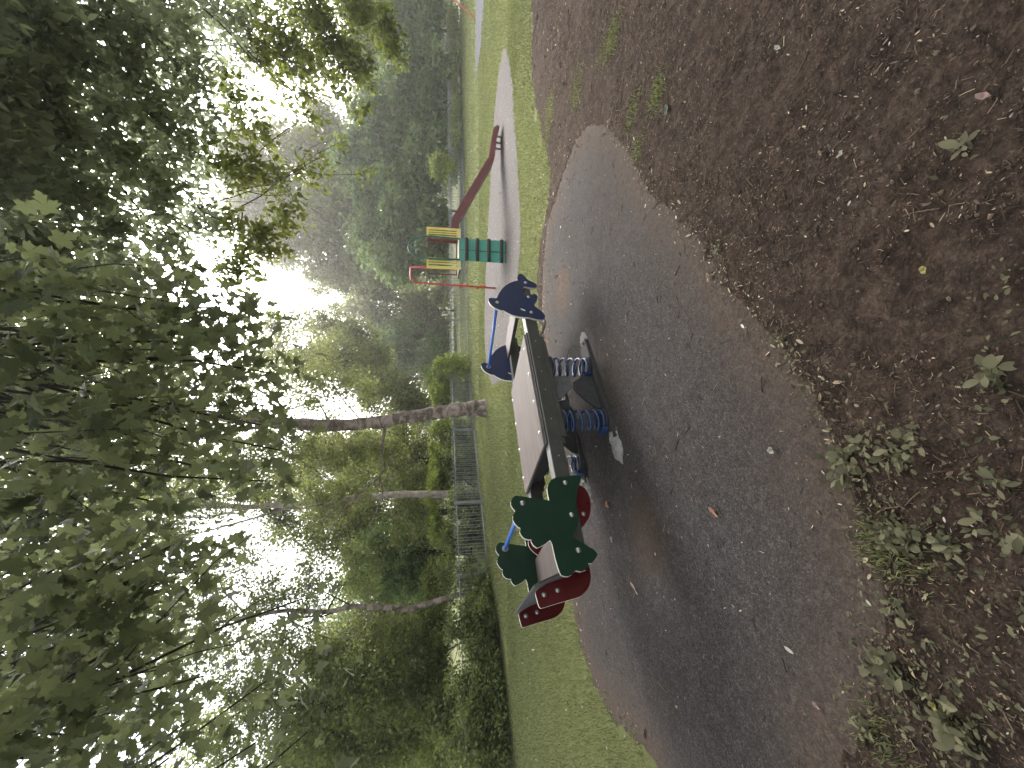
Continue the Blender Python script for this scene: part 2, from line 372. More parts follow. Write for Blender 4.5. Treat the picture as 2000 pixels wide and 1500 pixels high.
def wob(a, b, n=6, amp=0.06, sag=0.0):
    a, b = np.asarray(a, float), np.asarray(b, float); L = np.linalg.norm(b - a); out = []
    o = rng.normal(size=3)
    for i in range(n + 1):
        t = i / n; p = a + (b - a) * t
        p = p + o * amp * L * math.sin(math.pi * t) * 0.6 + rng.normal(size=3) * amp * L * 0.18 * (0 < i < n)
        p[2] += sag * L * math.sin(math.pi * t)
        out.append(p)
    return out
def branch_to(mb, start, end, r0, r1=0.008, forks=3, sag=0.08, n=6, fl=(0.35, 0.65)):
    p = wob(start, end, 6, 0.08, sag); m = len(p)
    mb.tube(p, [r0 + (r1 - r0) * i / (m - 1) for i in range(m)], n)
    for _ in range(forks):
        i = random.randint(2, m - 2); L = np.linalg.norm(p[-1] - p[i])
        d = (p[-1] - p[i]) + rng.normal(size=3) * L * 0.35
        q = wob(p[i], p[i] + d * random.uniform(*fl), 4, 0.08, 0.03)
        rr = (r0 + (r1 - r0) * i / (m - 1)) * 0.55
        mb.tube(q, [rr + (r1 * 0.6 - rr) * j / 4 for j in range(5)], 5)

def px_clump(x, y, Y, rv, rh, n, rd=None):
    """a leaf clump centred where the survey puts it, Y metres off; radii given as apparent size, converted to metres"""
    p = at(x, y, Y); k = Y / ray(x, y)[1]
    rh_m, rv_m = rh * k, rv * k
    n = int(n * (1.0 if Y < 8 else 1.7 if Y < 24 else 2.2))
    return (p, (rh_m, rd if rd else max(0.6 * (rh_m + rv_m) / 1.0, 0.2), rv_m), n)

# ------------------------------------------------------------------ setting: ground
def sheet(name, poly, z, mat, jit=0.03, step=0.08, kind='structure'):
    pts = []
    n = len(poly)
    for i in range(n):
        a, b = np.array(poly[i][:2]), np.array(poly[(i + 1) % n][:2]); m = max(1, int(np.linalg.norm(b - a) / step))
        m = min(m, 200)
        for j in range(m):
            p = a + (b - a) * j / m
            q = Vector((p[0] * 2.3, p[1] * 2.3, 3.1)); q2 = Vector((p[0] * 9, p[1] * 9, 1.7))
            pts.append((p[0] + jit * (noise.noise(q) * 1.6 + noise.noise(q2) * 0.6), p[1] + jit * (noise.noise(q + Vector((9, 4, 2))) * 1.6 + noise.noise(q2 + Vector((5, 5, 5))) * 0.6)))
    tri = tessellate_polygon([[Vector((x, y, 0)) for x, y in pts]])
    mb = MB(); mb.add([(x, y, z) for x, y in pts], [])
    mb.f = [list(t) for t in tri]; mb.mi = [0] * len(tri); mb.sm = [False] * len(tri)
    o = mb.build(name, mat)
    # make sure it faces up
    me = o.data
    if len(me.polygons) and me.polygons[0].normal.z < 0: me.flip_normals()
    o['kind'] = kind
    return o, pts
def inside(poly, x, y):
    x = np.asarray(x); y = np.asarray(y); r = np.zeros(x.shape, bool); n = len(poly); j = n - 1
    for i in range(n):
        xi, yi = poly[i][:2]; xj, yj = poly[j][:2]
        c = ((yi > y) != (yj > y)) & (x < (xj - xi) * (y - yi) / (yj - yi + 1e-12) + xi)
        r ^= c; j = i
    return r
mb = MB(); mb.add([(-150, -150, 0), (150, -150, 0), (150, 150, 0), (-150, 150, 0)], [(0, 1, 2, 3)])
g = mb.build('lawn', M['turf']); g['kind'] = 'structure'

pad_px = [(1290, 1500), (1250, 1440), (1195, 1385), (1165, 1335), (1140, 1270), (1128, 1210), (1108, 1100), (1092, 950), (1078, 800), (1066, 680), (1060, 600), (1062, 520), (1070, 440), (1088, 380), (1105, 330), (1122, 285), (1143, 252), (1165, 240)]
pad_px2 = [(1188, 246), (1208, 268), (1235, 300), (1262, 360), (1330, 430), (1385, 490), (1420, 545), (1480, 620), (1560, 710), (1625, 830), (1665, 930), (1700, 1040), (1735, 1150), (1748, 1240), (1735, 1330), (1690, 1420), (1640, 1500)]
pad_poly = [tuple(gp(*p)[:2]) for p in pad_px] + [tuple(gp(*p)[:2]) for p in pad_px2]
pad_poly += [(-2.6, 0.9), (-3.4, 1.3), (-4.2, 1.9), (-3.6, 2.3)]
slide_px = [(986, 88), (975, 140), (966, 225), (960, 330), (955, 420), (952, 480), (949, 540), (947, 600), (947, 660), (952, 720), (962, 752), (980, 745), (1000, 690), (1010, 620), (1012, 545), (1018, 480), (1018, 420), (1013, 330), (1007, 240), (1004, 170), (995, 110)]
slide_poly = [tuple(gp(*p)[:2]) for p in slide_px]
blue_px = [(931, -140), (930, 20), (929, 100), (930, 160), (935, 130), (941, 90), (946, 20), (949, -140)]
blue_poly = [tuple(gp(*p)[:2]) for p in blue_px]
dirt_px = [(1040, -60), (1042, 60), (1040, 150), (1046, 200), (1060, 260), (1078, 330), (1072, 400), (1058, 470), (1050, 540), (1054, 610), (1066, 700)]
dirt_poly = [tuple(gp(*p)[:2]) for p in dirt_px] + [(-0.2, 3.6), (-1.4, 2.6), (-3.6, 1.6), (-4.6, 1.0), (-4.6, -3.0), (9.0, -3.0), (9.0, 5.2)]

def soil_z(x, y):
    x = np.atleast_1d(x); y = np.atleast_1d(y); out = np.empty(len(x)); nn = noise.noise
    for i, (a, b) in enumerate(zip(x.tolist(), y.tolist())):
        out[i] = 0.006 + 0.012 * (nn(Vector((a * 1.7, b * 1.7, 0.3))) + 0.5) + 0.010 * (nn(Vector((a * 6, b * 6, 4.3))) + 0.5) + 0.010 * (nn(Vector((a * 15, b * 15, 8.3))) + 0.5)
    return np.where(inside(pad_poly, x, y), 0.013, np.maximum(out, 0.012))
def ground_grid(name, poly, mat, z0):
    # uneven soil: fine near the viewer, coarser further off
    xs = np.arange(-4.6, 9.0, 0.05); ys = np.arange(-1.0, 10.0, 0.05)
    X, Y = np.meshgrid(xs, ys, indexing='ij')
    wob_ = np.vectorize(lambda a, b: noise.noise(Vector((a * 1.7, b * 1.7, 0.3))))(X, Y)
    wob2 = np.vectorize(lambda a, b: noise.noise(Vector((a * 6, b * 6, 4.3))))(X, Y)
    IN = inside(poly, X + 0.10 * wob2 + 0.12 * wob_, Y + 0.10 * wob_ - 0.08 * wob2)
    onpad = inside(pad_poly, X, Y)
    fine = np.vectorize(lambda a, b: noise.noise(Vector((a * 15, b * 15, 8.3))))(X, Y)
    Z = z0 + 0.004 + np.where(onpad, 0, 0.012 * (wob_ + 0.5) + 0.010 * (wob2 + 0.5) + 0.010 * (fine + 0.5))
    idx = -np.ones(X.shape, int); vs = []; fs = []
    use = IN
    cells = use[:-1, :-1] & use[1:, :-1] & use[1:, 1:] & use[:-1, 1:]
    need = np.zeros(X.shape, bool)
    need[:-1, :-1] |= cells; need[1:, :-1] |= cells; need[1:, 1:] |= cells; need[:-1, 1:] |= cells
    idx[need] = np.arange(need.sum())
    V = np.stack([X[need], Y[need], Z[need]], 1)
    I, J = np.nonzero(cells)
    Fq = np.stack([idx[I, J], idx[I + 1, J], idx[I + 1, J + 1], idx[I, J + 1]], 1)
    me = bpy.data.meshes.new(name); me.from_pydata(V.tolist(), [], Fq.tolist()); me.materials.append(mat)
    me.polygons.foreach_set('use_smooth', [True] * len(me.polygons)); me.update()
    o = bpy.data.objects.new(name, me); COL.objects.link(o); o['kind'] = 'structure'
    return o
ground_grid('bare_earth', dirt_poly, M['soil'], 0.002)
def edge_dist(poly, x, y):
    d = np.full(x.shape, 1e9); n = len(poly)
    for i in range(n):
        a, b = np.array(poly[i][:2]), np.array(poly[(i + 1) % n][:2]); v = b - a; l2 = v @ v + 1e-12
        t = np.clip(((x - a[0]) * v[0] + (y - a[1]) * v[1]) / l2, 0, 1)
        d = np.minimum(d, np.hypot(x - a[0] - t * v[0], y - a[1] - t * v[1]))
    return np.where(inside(poly, x, y), d, -d)
def pad_grid():
    xs = np.arange(-4.6, 5.2, 0.03); ys = np.arange(0.5, 7.6, 0.03); X, Y = np.meshgrid(xs, ys, indexing='ij'); D = edge_dist(pad_poly, X, Y)
    n1 = np.vectorize(lambda a, b: noise.noise(Vector((a * 3.1, b * 3.1, 1.3))) + 0.5 * noise.noise(Vector((a * 11, b * 11, 6.3))))(X, Y)
    D = D + 0.07 * n1
    cells = (D[:-1, :-1] > -0.06) & (D[1:, 1:] > -0.06) & (D[1:, :-1] > -0.06) & (D[:-1, 1:] > -0.06)
    need = np.zeros(X.shape, bool)
    for sl in (np.s_[:-1, :-1], np.s_[1:, :-1], np.s_[1:, 1:], np.s_[:-1, 1:]): need[sl] |= cells
    idx = -np.ones(X.shape, int); idx[need] = np.arange(need.sum()); I, J = np.nonzero(cells)
    und = np.vectorize(lambda a, b: noise.noise(Vector((a * 0.8, b * 0.8, 2.3))))(X, Y)
    Z = 0.011 + 0.004 * und + np.clip(D, -0.06, 0.04) * 0.05
    me = bpy.data.meshes.new('play_surface'); me.from_pydata(np.stack([X[need], Y[need], Z[need]], 1).tolist(), [], np.stack([idx[I, J], idx[I + 1, J], idx[I + 1, J + 1], idx[I, J + 1]], 1).tolist())
    at_ = me.attributes.new('edge', 'FLOAT', 'POINT'); at_.data.foreach_set('value', D[need].astype(np.float32))
    me.polygons.foreach_set('use_smooth', [True] * len(me.polygons)); me.materials.append(M['asphalt']); me.update()
    o = bpy.data.objects.new('play_surface', me); COL.objects.link(o); o['kind'] = 'structure'
pad_grid()
sheet('slide_surface', slide_poly, 0.008, M['asphalt2'], 0.03)
sheet('swing_surface', blue_poly, 0.008, M['asphalt3'], 0.03)

# ------------------------------------------------------------------ grass
def grass_field():
    P = []; Sz = []
    def put(n, x0, x1, y0, y1, h, test):
        x = rng.uniform(x0, x1, n); y = rng.uniform(y0, y1, n); k = test(x, y)
        x, y = x[k], y[k]; P.append(np.stack([x, y, np.zeros(len(x))], 1)); Sz.append(np.full(len(x), h))
    def lawn(x, y):
        e = 0.06 * np.sin(x * 7.1 + y * 3.3) + 0.05 * np.sin(y * 11.7 - x * 5.1)
        return ~inside(pad_poly, x + e, y + e) & ~inside(slide_poly, x, y) & ~inside(blue_poly, x, y) & ~inside(dirt_poly, x + e * 2, y - e)
    put(190000, -8, 11, 2.0, 9, 0.045, lawn)
    put(100000, -6, 14, 8, 16, 0.065, lawn)
    put(70000, -4, 30, 14, 32, 0.10, lawn)
    def edge(x, y):   # ragged tufts along the soil border and on it
        d = np.sin(x * 2.3 + 1) * np.sin(y * 3.1) + 0.5 * np.sin(x * 7.7 - y * 5)
        return inside(dirt_poly, x, y) & ~inside(dirt_poly, x + 0.25, y - 0.8) & (d > -0.1) & ~inside(pad_poly, x, y)
    put(60000, 0, 9, 3.5, 9, 0.035, edge)
    for px, py, rad, n in [(1200, 75, 0.16, 900), (1290, 180, 0.12, 500), (1180, 110, 0.15, 350), (1130, 170, 0.25, 700), (1250, 292, 0.10, 200), (1240, 215, .15, 250), (1075, 230, .35, 900), (1730, 1060, 0.09, 230), (1730, 1440, 0.11, 260), (1770, 1100, .12, 120)]:
        c = gp(px, py); q = rng.normal(size=(n, 2)) * rad * 0.5
        P.append(np.stack([c[0] + q[:, 0], c[1] + q[:, 1], np.full(n, 0.012)], 1)); Sz.append(np.full(n, 0.028))
    P = np.concatenate(P); Sz = np.concatenate(Sz); n = len(P)
    pn = np.sin(P[:, 0] * 0.9 + 1.3) * np.sin(P[:, 1] * 0.7) * 0.16 + np.sin(P[:, 0] * 3.1) * np.sin(P[:, 1] * 2.7 + 2) * 0.10
    T = np.clip(rng.normal(0.42, 0.30, n) + pn, 0, 1)
    h = Sz * rng.uniform(0.5, 1.4, n) * (1 + pn); w = 0.0035 + 0.0009 * P[:, 1]
    sc = np.stack([h * rng.uniform(0.2, 1.3, n), w, h], 1)
    rots = rot_mats(n, rng.uniform(0, 2 * np.pi, n), np.zeros(n), np.zeros(n))
    o = many('grass', M['grass'], P, sc, rots, T, *BLADE); o['kind'] = 'stuff'
grass_field()

# ------------------------------------------------------------------ litter on the ground
CHIP = ([(0, 0, 0.0), (0.3, 0.16, 0.10), (0.75, 0.13, 0.16), (1, 0, 0.05), (0.7, -0.16, 0.02), (0.3, -0.15, 0.0)], [(0, 1, 2), (0, 2, 3), (0, 3, 4), (0, 4, 5)])
STICK = ([(0, -0.5, 0), (0, 0.5, 0), (0, 0, 1), (0.5, -0.1, 0.4), (0.5, 0.9, 0.4), (0.5, 0.4, 1.2), (1, -0.4, 0), (1, 0.6, 0), (1, 0.1, 1)],
         [(0, 1, 4), (0, 4, 3), (1, 2, 5), (1, 5, 4), (2, 0, 3), (2, 3, 5), (3, 4, 7), (3, 7, 6), (4, 5, 8), (4, 8, 7), (5, 3, 6), (5, 6, 8)])
LUMP = ([(-.5, -.4, 0), (.5, -.5, 0), (.45, .5, 0), (-.5, .45, 0), (-.2, -.25, .5), (.3, -.2, .6), (.2, .3, .45), (-.25, .2, .55)],
        [(0, 1, 5), (0, 5, 4), (1, 2, 6), (1, 6, 5), (2, 3, 7), (2, 7, 6), (3, 0, 4), (3, 4, 7), (4, 5, 6), (4, 6, 7)])
def litter():
    def pick(n, x0, x1, y0, y1, test, near=True):
        x = rng.uniform(x0, x1, n); y = rng.uniform(y0, y1, n); k = test(x, y); return x[k], y[k]
    on_dirt = lambda x, y: inside(dirt_poly, x, y) & ~inside(pad_poly, x, y)
    dens = lambda x, y: np.array([noise.noise(Vector((a * 2.0, b * 2.0, 7.7))) + 0.5 * noise.noise(Vector((a * 6, b * 6, 2.7))) for a, b in zip(x, y)])
    # soil crumbs
    x, y = pick(60000, -2.8, 4.5, 0.4, 4.2, on_dirt)
    n = len(x); s = rng.gamma(2.0, 0.0022, n) + 0.002
    o = many('soil_crumbs', M['crumb'], np.stack([x, y, soil_z(x, y) - s * 0.15], 1), np.stack([s, s * rng.uniform(0.5, 1, n), s * 0.8], 1),
             rot_mats(n, rng.uniform(0, 6.28, n), rng.normal(0, 0.3, n), rng.normal(0, 0.3, n)), rng.random(n), *LUMP)
    o['kind'] = 'stuff'
    # leaf fragments
    xs, ys, ts, ss = [], [], [], []
    x, y = pick(22000, -2.8, 6, 0.4, 7, on_dirt); k = dens(x, y) > -0.15; x, y = x[k], y[k]
    xs.append(x); ys.append(y); ts.append(np.clip(rng.normal(0.50, 0.26, len(x)), 0, 1)); ss.append(np.minimum(rng.gamma(2.2, 0.0045, len(x)) + 0.004, 0.024))
    x, y = pick(52000, -2.6, 4.2, 0.4, 3.6, on_dirt); k = dens(x, y) > -0.35; x, y = x[k], y[k]
    xs.append(x); ys.append(y); ts.append(np.clip(np.where(rng.random(len(x)) < 0.5, rng.normal(0.1, 0.12, len(x)), rng.normal(0.62, 0.18, len(x))), 0, 1)); ss.append(np.minimum(rng.gamma(1.8, 0.0034, len(x)) + 0.003, 0.02))
    # pale flakes gathered along the edge of the play surface
    edge = [gp(*p)[:2] for p in pad_px2[:-1]]
    for i in range(len(edge) - 1):
        m = int(170 * np.linalg.norm(edge[i + 1] - edge[i])); t = rng.random((m, 1))
        q = edge[i] + (edge[i + 1] - edge[i]) * t + rng.normal(size=(m, 2)) * 0.05
        xs.append(q[:, 0]); ys.append(q[:, 1]); ts.append(np.clip(rng.normal(0.66, 0.22, m), 0, 1)); ss.append(rng.gamma(2.2, 0.006, m) + 0.005)
    # far edge of surface, and the strip towards the slide
    edge = [gp(*p)[:2] for p in pad_px]
    for i in range(len(edge) - 1):
        m = int(60 * np.linalg.norm(edge[i + 1] - edge[i])); t = rng.random((m, 1))
        q = edge[i] + (edge[i + 1] - edge[i]) * t + rng.normal(size=(m, 2)) * 0.07
        xs.append(q[:, 0]); ys.append(q[:, 1]); ts.append(np.clip(rng.normal(0.62, 0.22, m), 0, 1)); ss.append(rng.gamma(2.2, 0.008, m) + 0.008)
    x, y = pick(2600, 0.5, 7, 4.5, 9.5, lambda x, y: inside(dirt_poly, x, y + 0.0) | (inside(dirt_poly, x, y - 0.9)))
    xs.append(x); ys.append(y); ts.append(np.clip(rng.normal(0.68, 0.2, len(x)), 0, 1)); ss.append(rng.gamma(2.2, 0.010, len(x)) + 0.010)
    # sparse on asphalt
    x, y = pick(2200, -4, 4, 0.8, 6, lambda x, y: inside(pad_poly, x, y))
    xs.append(x); ys.append(y); ts.append(np.clip(rng.normal(0.62, 0.24, len(x)), 0, 1)); ss.append(rng.gamma(2, 0.005, len(x)) + 0.004)
    x, y = pick(500, 0, 12, 8, 13, lambda x, y: inside(slide_poly, x, y))
    xs.append(x); ys.append(y); ts.append(np.clip(rng.normal(0.7, 0.2, len(x)), 0, 1)); ss.append(rng.gamma(2, 0.008, len(x)) + 0.008)
    x, y = pick(1500, -7, 6, 3, 13, lambda x, y: ~inside(pad_poly, x, y) & ~inside(dirt_poly, x, y))
    xs.append(x); ys.append(y); ts.append(np.clip(rng.normal(0.8, 0.2, len(x)), 0, 1)); ss.append(rng.gamma(2, 0.008, len(x)) + 0.012)
    x = np.concatenate(xs); y = np.concatenate(ys); t = np.concatenate(ts); s = np.concatenate(ss); n = len(x)
    z = soil_z(x, y) + 0.001
    o = many('leaf_litter', M['litter'], np.stack([x, y, z], 1), s, rot_mats(n, rng.uniform(0, 6.28, n), rng.normal(0, 0.25, n), rng.normal(0, 0.35, n)), t, *CHIP)
    o['kind'] = 'stuff'
    # twigs, rootlets and seed stalks
    x, y = pick(110000, -2.8, 6, 0.4, 6.5, on_dirt); k = dens(x, y) > -0.25; x, y = x[k], y[k]; n1 = len(x)
    x2, y2 = pick(1500, -4, 3, 0.8, 5.5, lambda x, y: inside(pad_poly, x, y))
    L = np.concatenate([rng.gamma(1.8, 0.0065, n1) + 0.006, rng.gamma(2.0, 0.012, len(x2)) + 0.01]); x = np.concatenate([x, x2]); y = np.concatenate([y, y2]); n = len(x)
    w = L * 0.045 + 0.0010; z = soil_z(x, y) + 0.001
    o = many('twig_litter', M['litter'], np.stack([x, y, z], 1), np.stack([L, w, w], 1), rot_mats(n, rng.uniform(0, 6.28, n), rng.normal(0, 0.12, n), rng.normal(0, 0.3, n)),
             np.clip(np.where(rng.random(n) < 0.45, rng.normal(0.08, 0.12, n), rng.normal(0.52, 0.17, n)), 0, 1), *STICK)
    o['kind'] = 'stuff'
litter()

LEAFTINT = {'orange': (0.36, 0.15, 0.07), 'pink': (0.34, 0.22, 0.19), 'tan': (0.36, 0.25, 0.16), 'pale': (0.44, 0.42, 0.34), 'yellow': (0.42, 0.36, 0.12), 'green': (0.03, 0.055, 0.025), 'brown': (0.12, 0.07, 0.045)}
LM = {k: plain('fallen_leaf_' + k, tuple(c * 0.6 for c in v), tuple(c * 0.8 for c in v), 0.7, scale=40, bumps=0.4, bscale=120) for k, v in LEAFTINT.items()}
def fallen(px, py, L, W, ang, col, label, curl=0.25):
    c = gp(px, py, 0.018); c[2] = soil_z(c[0], c[1])[0]; vs = []; fs = []; n = 7
    for i in range(n + 1):
        t = i / n; w = W * math.sin(math.pi * (0.04 + 0.93 * t)) ** 0.8
        for k in (-1, 0, 1):
            vs.append((L * (t - 0.5), k * w * 0.5, 0.012 + curl * (w * 0.5 * abs(k)) + curl * L * 0.5 * (t - 0.5) ** 2 + 0.004 * math.sin(9 * t + k)))
    for i in range(n):
        for k in (0, 1): a = i * 3 + k; fs.append((a, a + 1, a + 4, a + 3))
    mb = MB().add(vs, fs, 0, True)
    o = mb.build('fallen_leaf', LM[col]); o.location = c; o.rotation_euler = (0.1, 0, ang)
    tag(o, label, 'leaf', 'single fallen leaves lying on the ground')
fallen(1395, 1000, 0.085, 0.020, 1.2, 'orange', 'long narrow orange dry leaf lying alone on the dark asphalt')
fallen(1930, 190, 0.040, 0.018, 0.9, 'pink', 'pinkish curled leaf on bare soil near the bottom right corner', 0.5)
fallen(1385, 542, 0.060, 0.020, 0.2, 'tan', 'curled tan leaf standing at the soil edge of the asphalt', 0.6)
fallen(1304, 216, 0.075, 0.045, 0.1, 'green', 'single dark green leaf lying on soil')
fallen(1650, 302, 0.030, 0.018, 2.2, 'pale', 'whitish leaf scrap on soil beside a thin twig', 0.6)
fallen(1606, 300, 0.030, 0.010, 0.4, 'tan', 'small tan leaf just above the whitish scrap on soil')
fallen(1525, 95, 0.045, 0.018, 0.7, 'pale', 'pale folded leaf with stalk on soil towards the right edge', 0.6)
fallen(1240, 1148, 0.13, 0.022, 1.25, 'tan', 'long thin tan leaf on asphalt under the red seat panel')
fallen(1188, 985, 0.075, 0.045, 1.0, 'orange', 'broad orange leaf on asphalt just below the green bird panel', 0.5)
fallen(1197, 1053, 0.055, 0.035, 0.5, 'pink', 'crumpled pinkish leaf beside the dirty stain on asphalt', 0.6)
fallen(1510, 880, 0.035, 0.030, 0.9, 'pale', 'small round pale crumpled leaf alone mid asphalt', 0.8)
fallen(1833, 1378, 0.030, 0.018, 0.9, 'yellow', 'yellow leaf scrap between weeds at the bottom left', 0.5)
fallen(1808, 528, 0.028, 0.018, 0.3, 'yellow', 'bright yellow leaf scrap on soil', 0.5)
fallen(1597, 1378, 0.035, 0.016, 1.4, 'pink', 'mauve leaf on asphalt near the bottom left weeds', 0.4)
fallen(1215, 1130, 0.10, 0.012, 1.4, 'brown', 'dark brown dry stalk leaf lying across the stain on asphalt')

def stick(px, py, L, ang, label, r=0.003):
    c = gp(px, py, 0.02); c[2] = soil_z(c[0], c[1])[0] + r; p = wob((-L / 2, 0, 0), (L / 2, 0, 0), 7, 0.05)
    o = MB().tube(p, [r * (1.1 - 0.5 * i / 7) for i in range(8)], 6).build('twig', M['twig'] if 'dark' in label else LM['brown']); o.location = c; o.rotation_euler = (0, 0, ang)
    tag(o, label, 'twig', 'single twigs lying on the ground')
stick(1566, 130, 0.10, 2.3, 'thin forked brown twig on soil beside the pale folded leaf')
stick(1640, 280, 0.075, 1.9, 'straight brown twig lying next to the whitish leaf scrap on soil')
stick(1455, 460, 0.09, 0.6, 'dark straight stick pointing at the asphalt corner on soil', 0.004)
stick(1322, 600, 0.14, 0.1, 'dark stick lying on the asphalt in front of the dolphin end', 0.004)
stick(1137, 655, 0.22, 1.15, 'dark stick propped beside the right footing of the seesaw', 0.006)
stick(1800, 415, 0.10, 1.4, 'long thin pale brown rootlet on soil near the torn grey leaf')

def weed(px, py, rad, nl, label, up=0.5, w=0.5):
    rad *= 0.85; nl = int(nl * 2.0)
    c = gp(px, py, 0.014); c[2] = soil_z(c[0], c[1])[0] - 0.004
    pts = np.zeros((nl, 3)); yaw = np.linspace(0, 2 * math.pi, nl, endpoint=False) + rng.normal(0, 0.35, nl)
    pts[:, :2] = rng.normal(size=(nl, 2)) * rad * (0.15 if nl < 20 else 0.5); pts[:, 2] = rng.uniform(0.0, 0.03, nl)
    v = []; f = []; n = 6
    for i in range(n + 1):
        t = i / n; ww = w * 0.5 * (0.10 if t < 0.22 else math.sin(math.pi * (0.08 + 0.90 * (t - 0.22) / 0.78)) ** 0.75)
        for k in (-1, 0, 1): v.append((t, k * ww, 0.55 * up * math.sin(2.0 * t) + 0.14 * abs(k) * ww + 0.02 * math.sin(7 * t)))
    for i in range(n):
        for k in (0, 1): a = i * 3 + k; f.append((a, a + 1, a + 4, a + 3))
    o = many('weed_plant', M['plant'], pts, rad * rng.uniform(0.4, 1.15, nl), rot_mats(nl, yaw, rng.normal(-0.15, 0.22, nl), rng.normal(0, 0.3, nl)), np.clip(rng.normal(0.55, 0.25, nl), 0, 1), v, f)
    o.location = c; tag(o, label, 'plant', 'broad leaved weeds at the asphalt edge')
weed(1655, 905, 0.060, 26, 'largest broad leaved weed, where the asphalt edge bulges out')
weed(1700, 870, 0.045, 12, 'small weed between the largest weed and the soil')
weed(1760, 890, 0.050, 16, 'flattened grey green weed right behind the largest weed', 0.3)
weed(1790, 850, 0.045, 10, 'small weed with upright leaves at the right of the weed row', 0.8)
weed(1745, 1040, 0.050, 34, 'bushy low weed mixed with green grass at the asphalt edge', 0.6, 0.45)
weed(1790, 1050, 0.050, 18, 'weed with dark hollow behind the grassy clump', 0.5)
weed(1870, 1070, 0.055, 9, 'sparse pale weed with narrow leaves on soil', 0.5, 0.35)
weed(1955, 725, 0.060, 9, 'weed with few broad leaves at the very bottom edge', 0.5)
weed(1895, 290, 0.065, 5, 'torn grey green leaves lying on soil at the bottom right', 0.3, 0.4)
weed(1750, 1300, 0.055, 24, 'dense dark weed with round leaves left of the grassy clump', 0.5, 0.55)
weed(1850, 1400, 0.060, 16, 'yellowish weed in the bottom left corner', 0.6)
weed(1890, 1440, 0.060, 20, 'tall tangled weed at the bottom left corner edge', 0.9, 0.4)
weed(1970, 1040, 0.055, 10, 'weed with pointed leaves at the bottom edge', 0.6, 0.4)
weed(1408, 490, 0.035, 9, 'tiny dusty weed at the soil corner of the asphalt', 0.6)
weed(1530, 665, 0.030, 12, 'tiny pale weed by the asphalt edge above the weed row', 0.6)
weed(1960, 940, 0.050, 8, 'weed with long drooping leaves on the bottom edge beside pale stalks', 0.4, 0.35)
weed(1765, 1190, 0.045, 12, 'small weed between grassy clump and dense dark weed', 0.6)
weed(1690, 1420, 0.045, 10, 'thin weed growing at the asphalt corner at the bottom left', 0.7, 0.35)

def ground_cover():
    spots = [(1660, 860, 60, 90), (1640, 930, 60, 60), (1720, 950, 60, 90), (1760, 880, 70, 110), (1720, 1020, 60, 140), (1770, 1090, 60, 140), (1720, 1100, 50, 90), (1850, 1060, 90, 110), (1960, 740, 60, 70), (1930, 960, 80, 90), (1720, 1290, 60, 140), (1770, 1340, 60, 110), (1700, 1400, 60, 100), (1800, 1430, 80, 130), (1880, 1380, 70, 150), (1900, 1460, 70, 130), (1850, 1250, 90, 100), (1960, 1200, 80, 80), (1980, 1380, 60, 80), (1540, 690, 40, 60), (1600, 780, 40, 60), (1410, 490, 25, 40), (1890, 300, 40, 18), (1980, 560, 40, 40)]
    P = []
    for x, y, r, n in spots:
        for _ in range(int(n * 0.5)):
            a = gp(x + rng.normal() * r * 0.55, y + rng.normal() * r * 0.75); P.append(a)
    P = np.array(P); P[:, 2] = soil_z(P[:, 0], P[:, 1]) + rng.uniform(0.0, 0.012, len(P)); n = len(P)
    o = many('ground_cover', M['plant'], P, np.minimum(rng.gamma(3, 0.0045, n) + 0.005, 0.026), rot_mats(n, rng.uniform(0, 6.28, n), rng.normal(-0.25, 0.35, n), rng.normal(0, 0.4, n)), np.clip(rng.normal(0.45, 0.28, n), 0, 1), *OVAL)
    o['kind'] = 'stuff'
ground_cover()

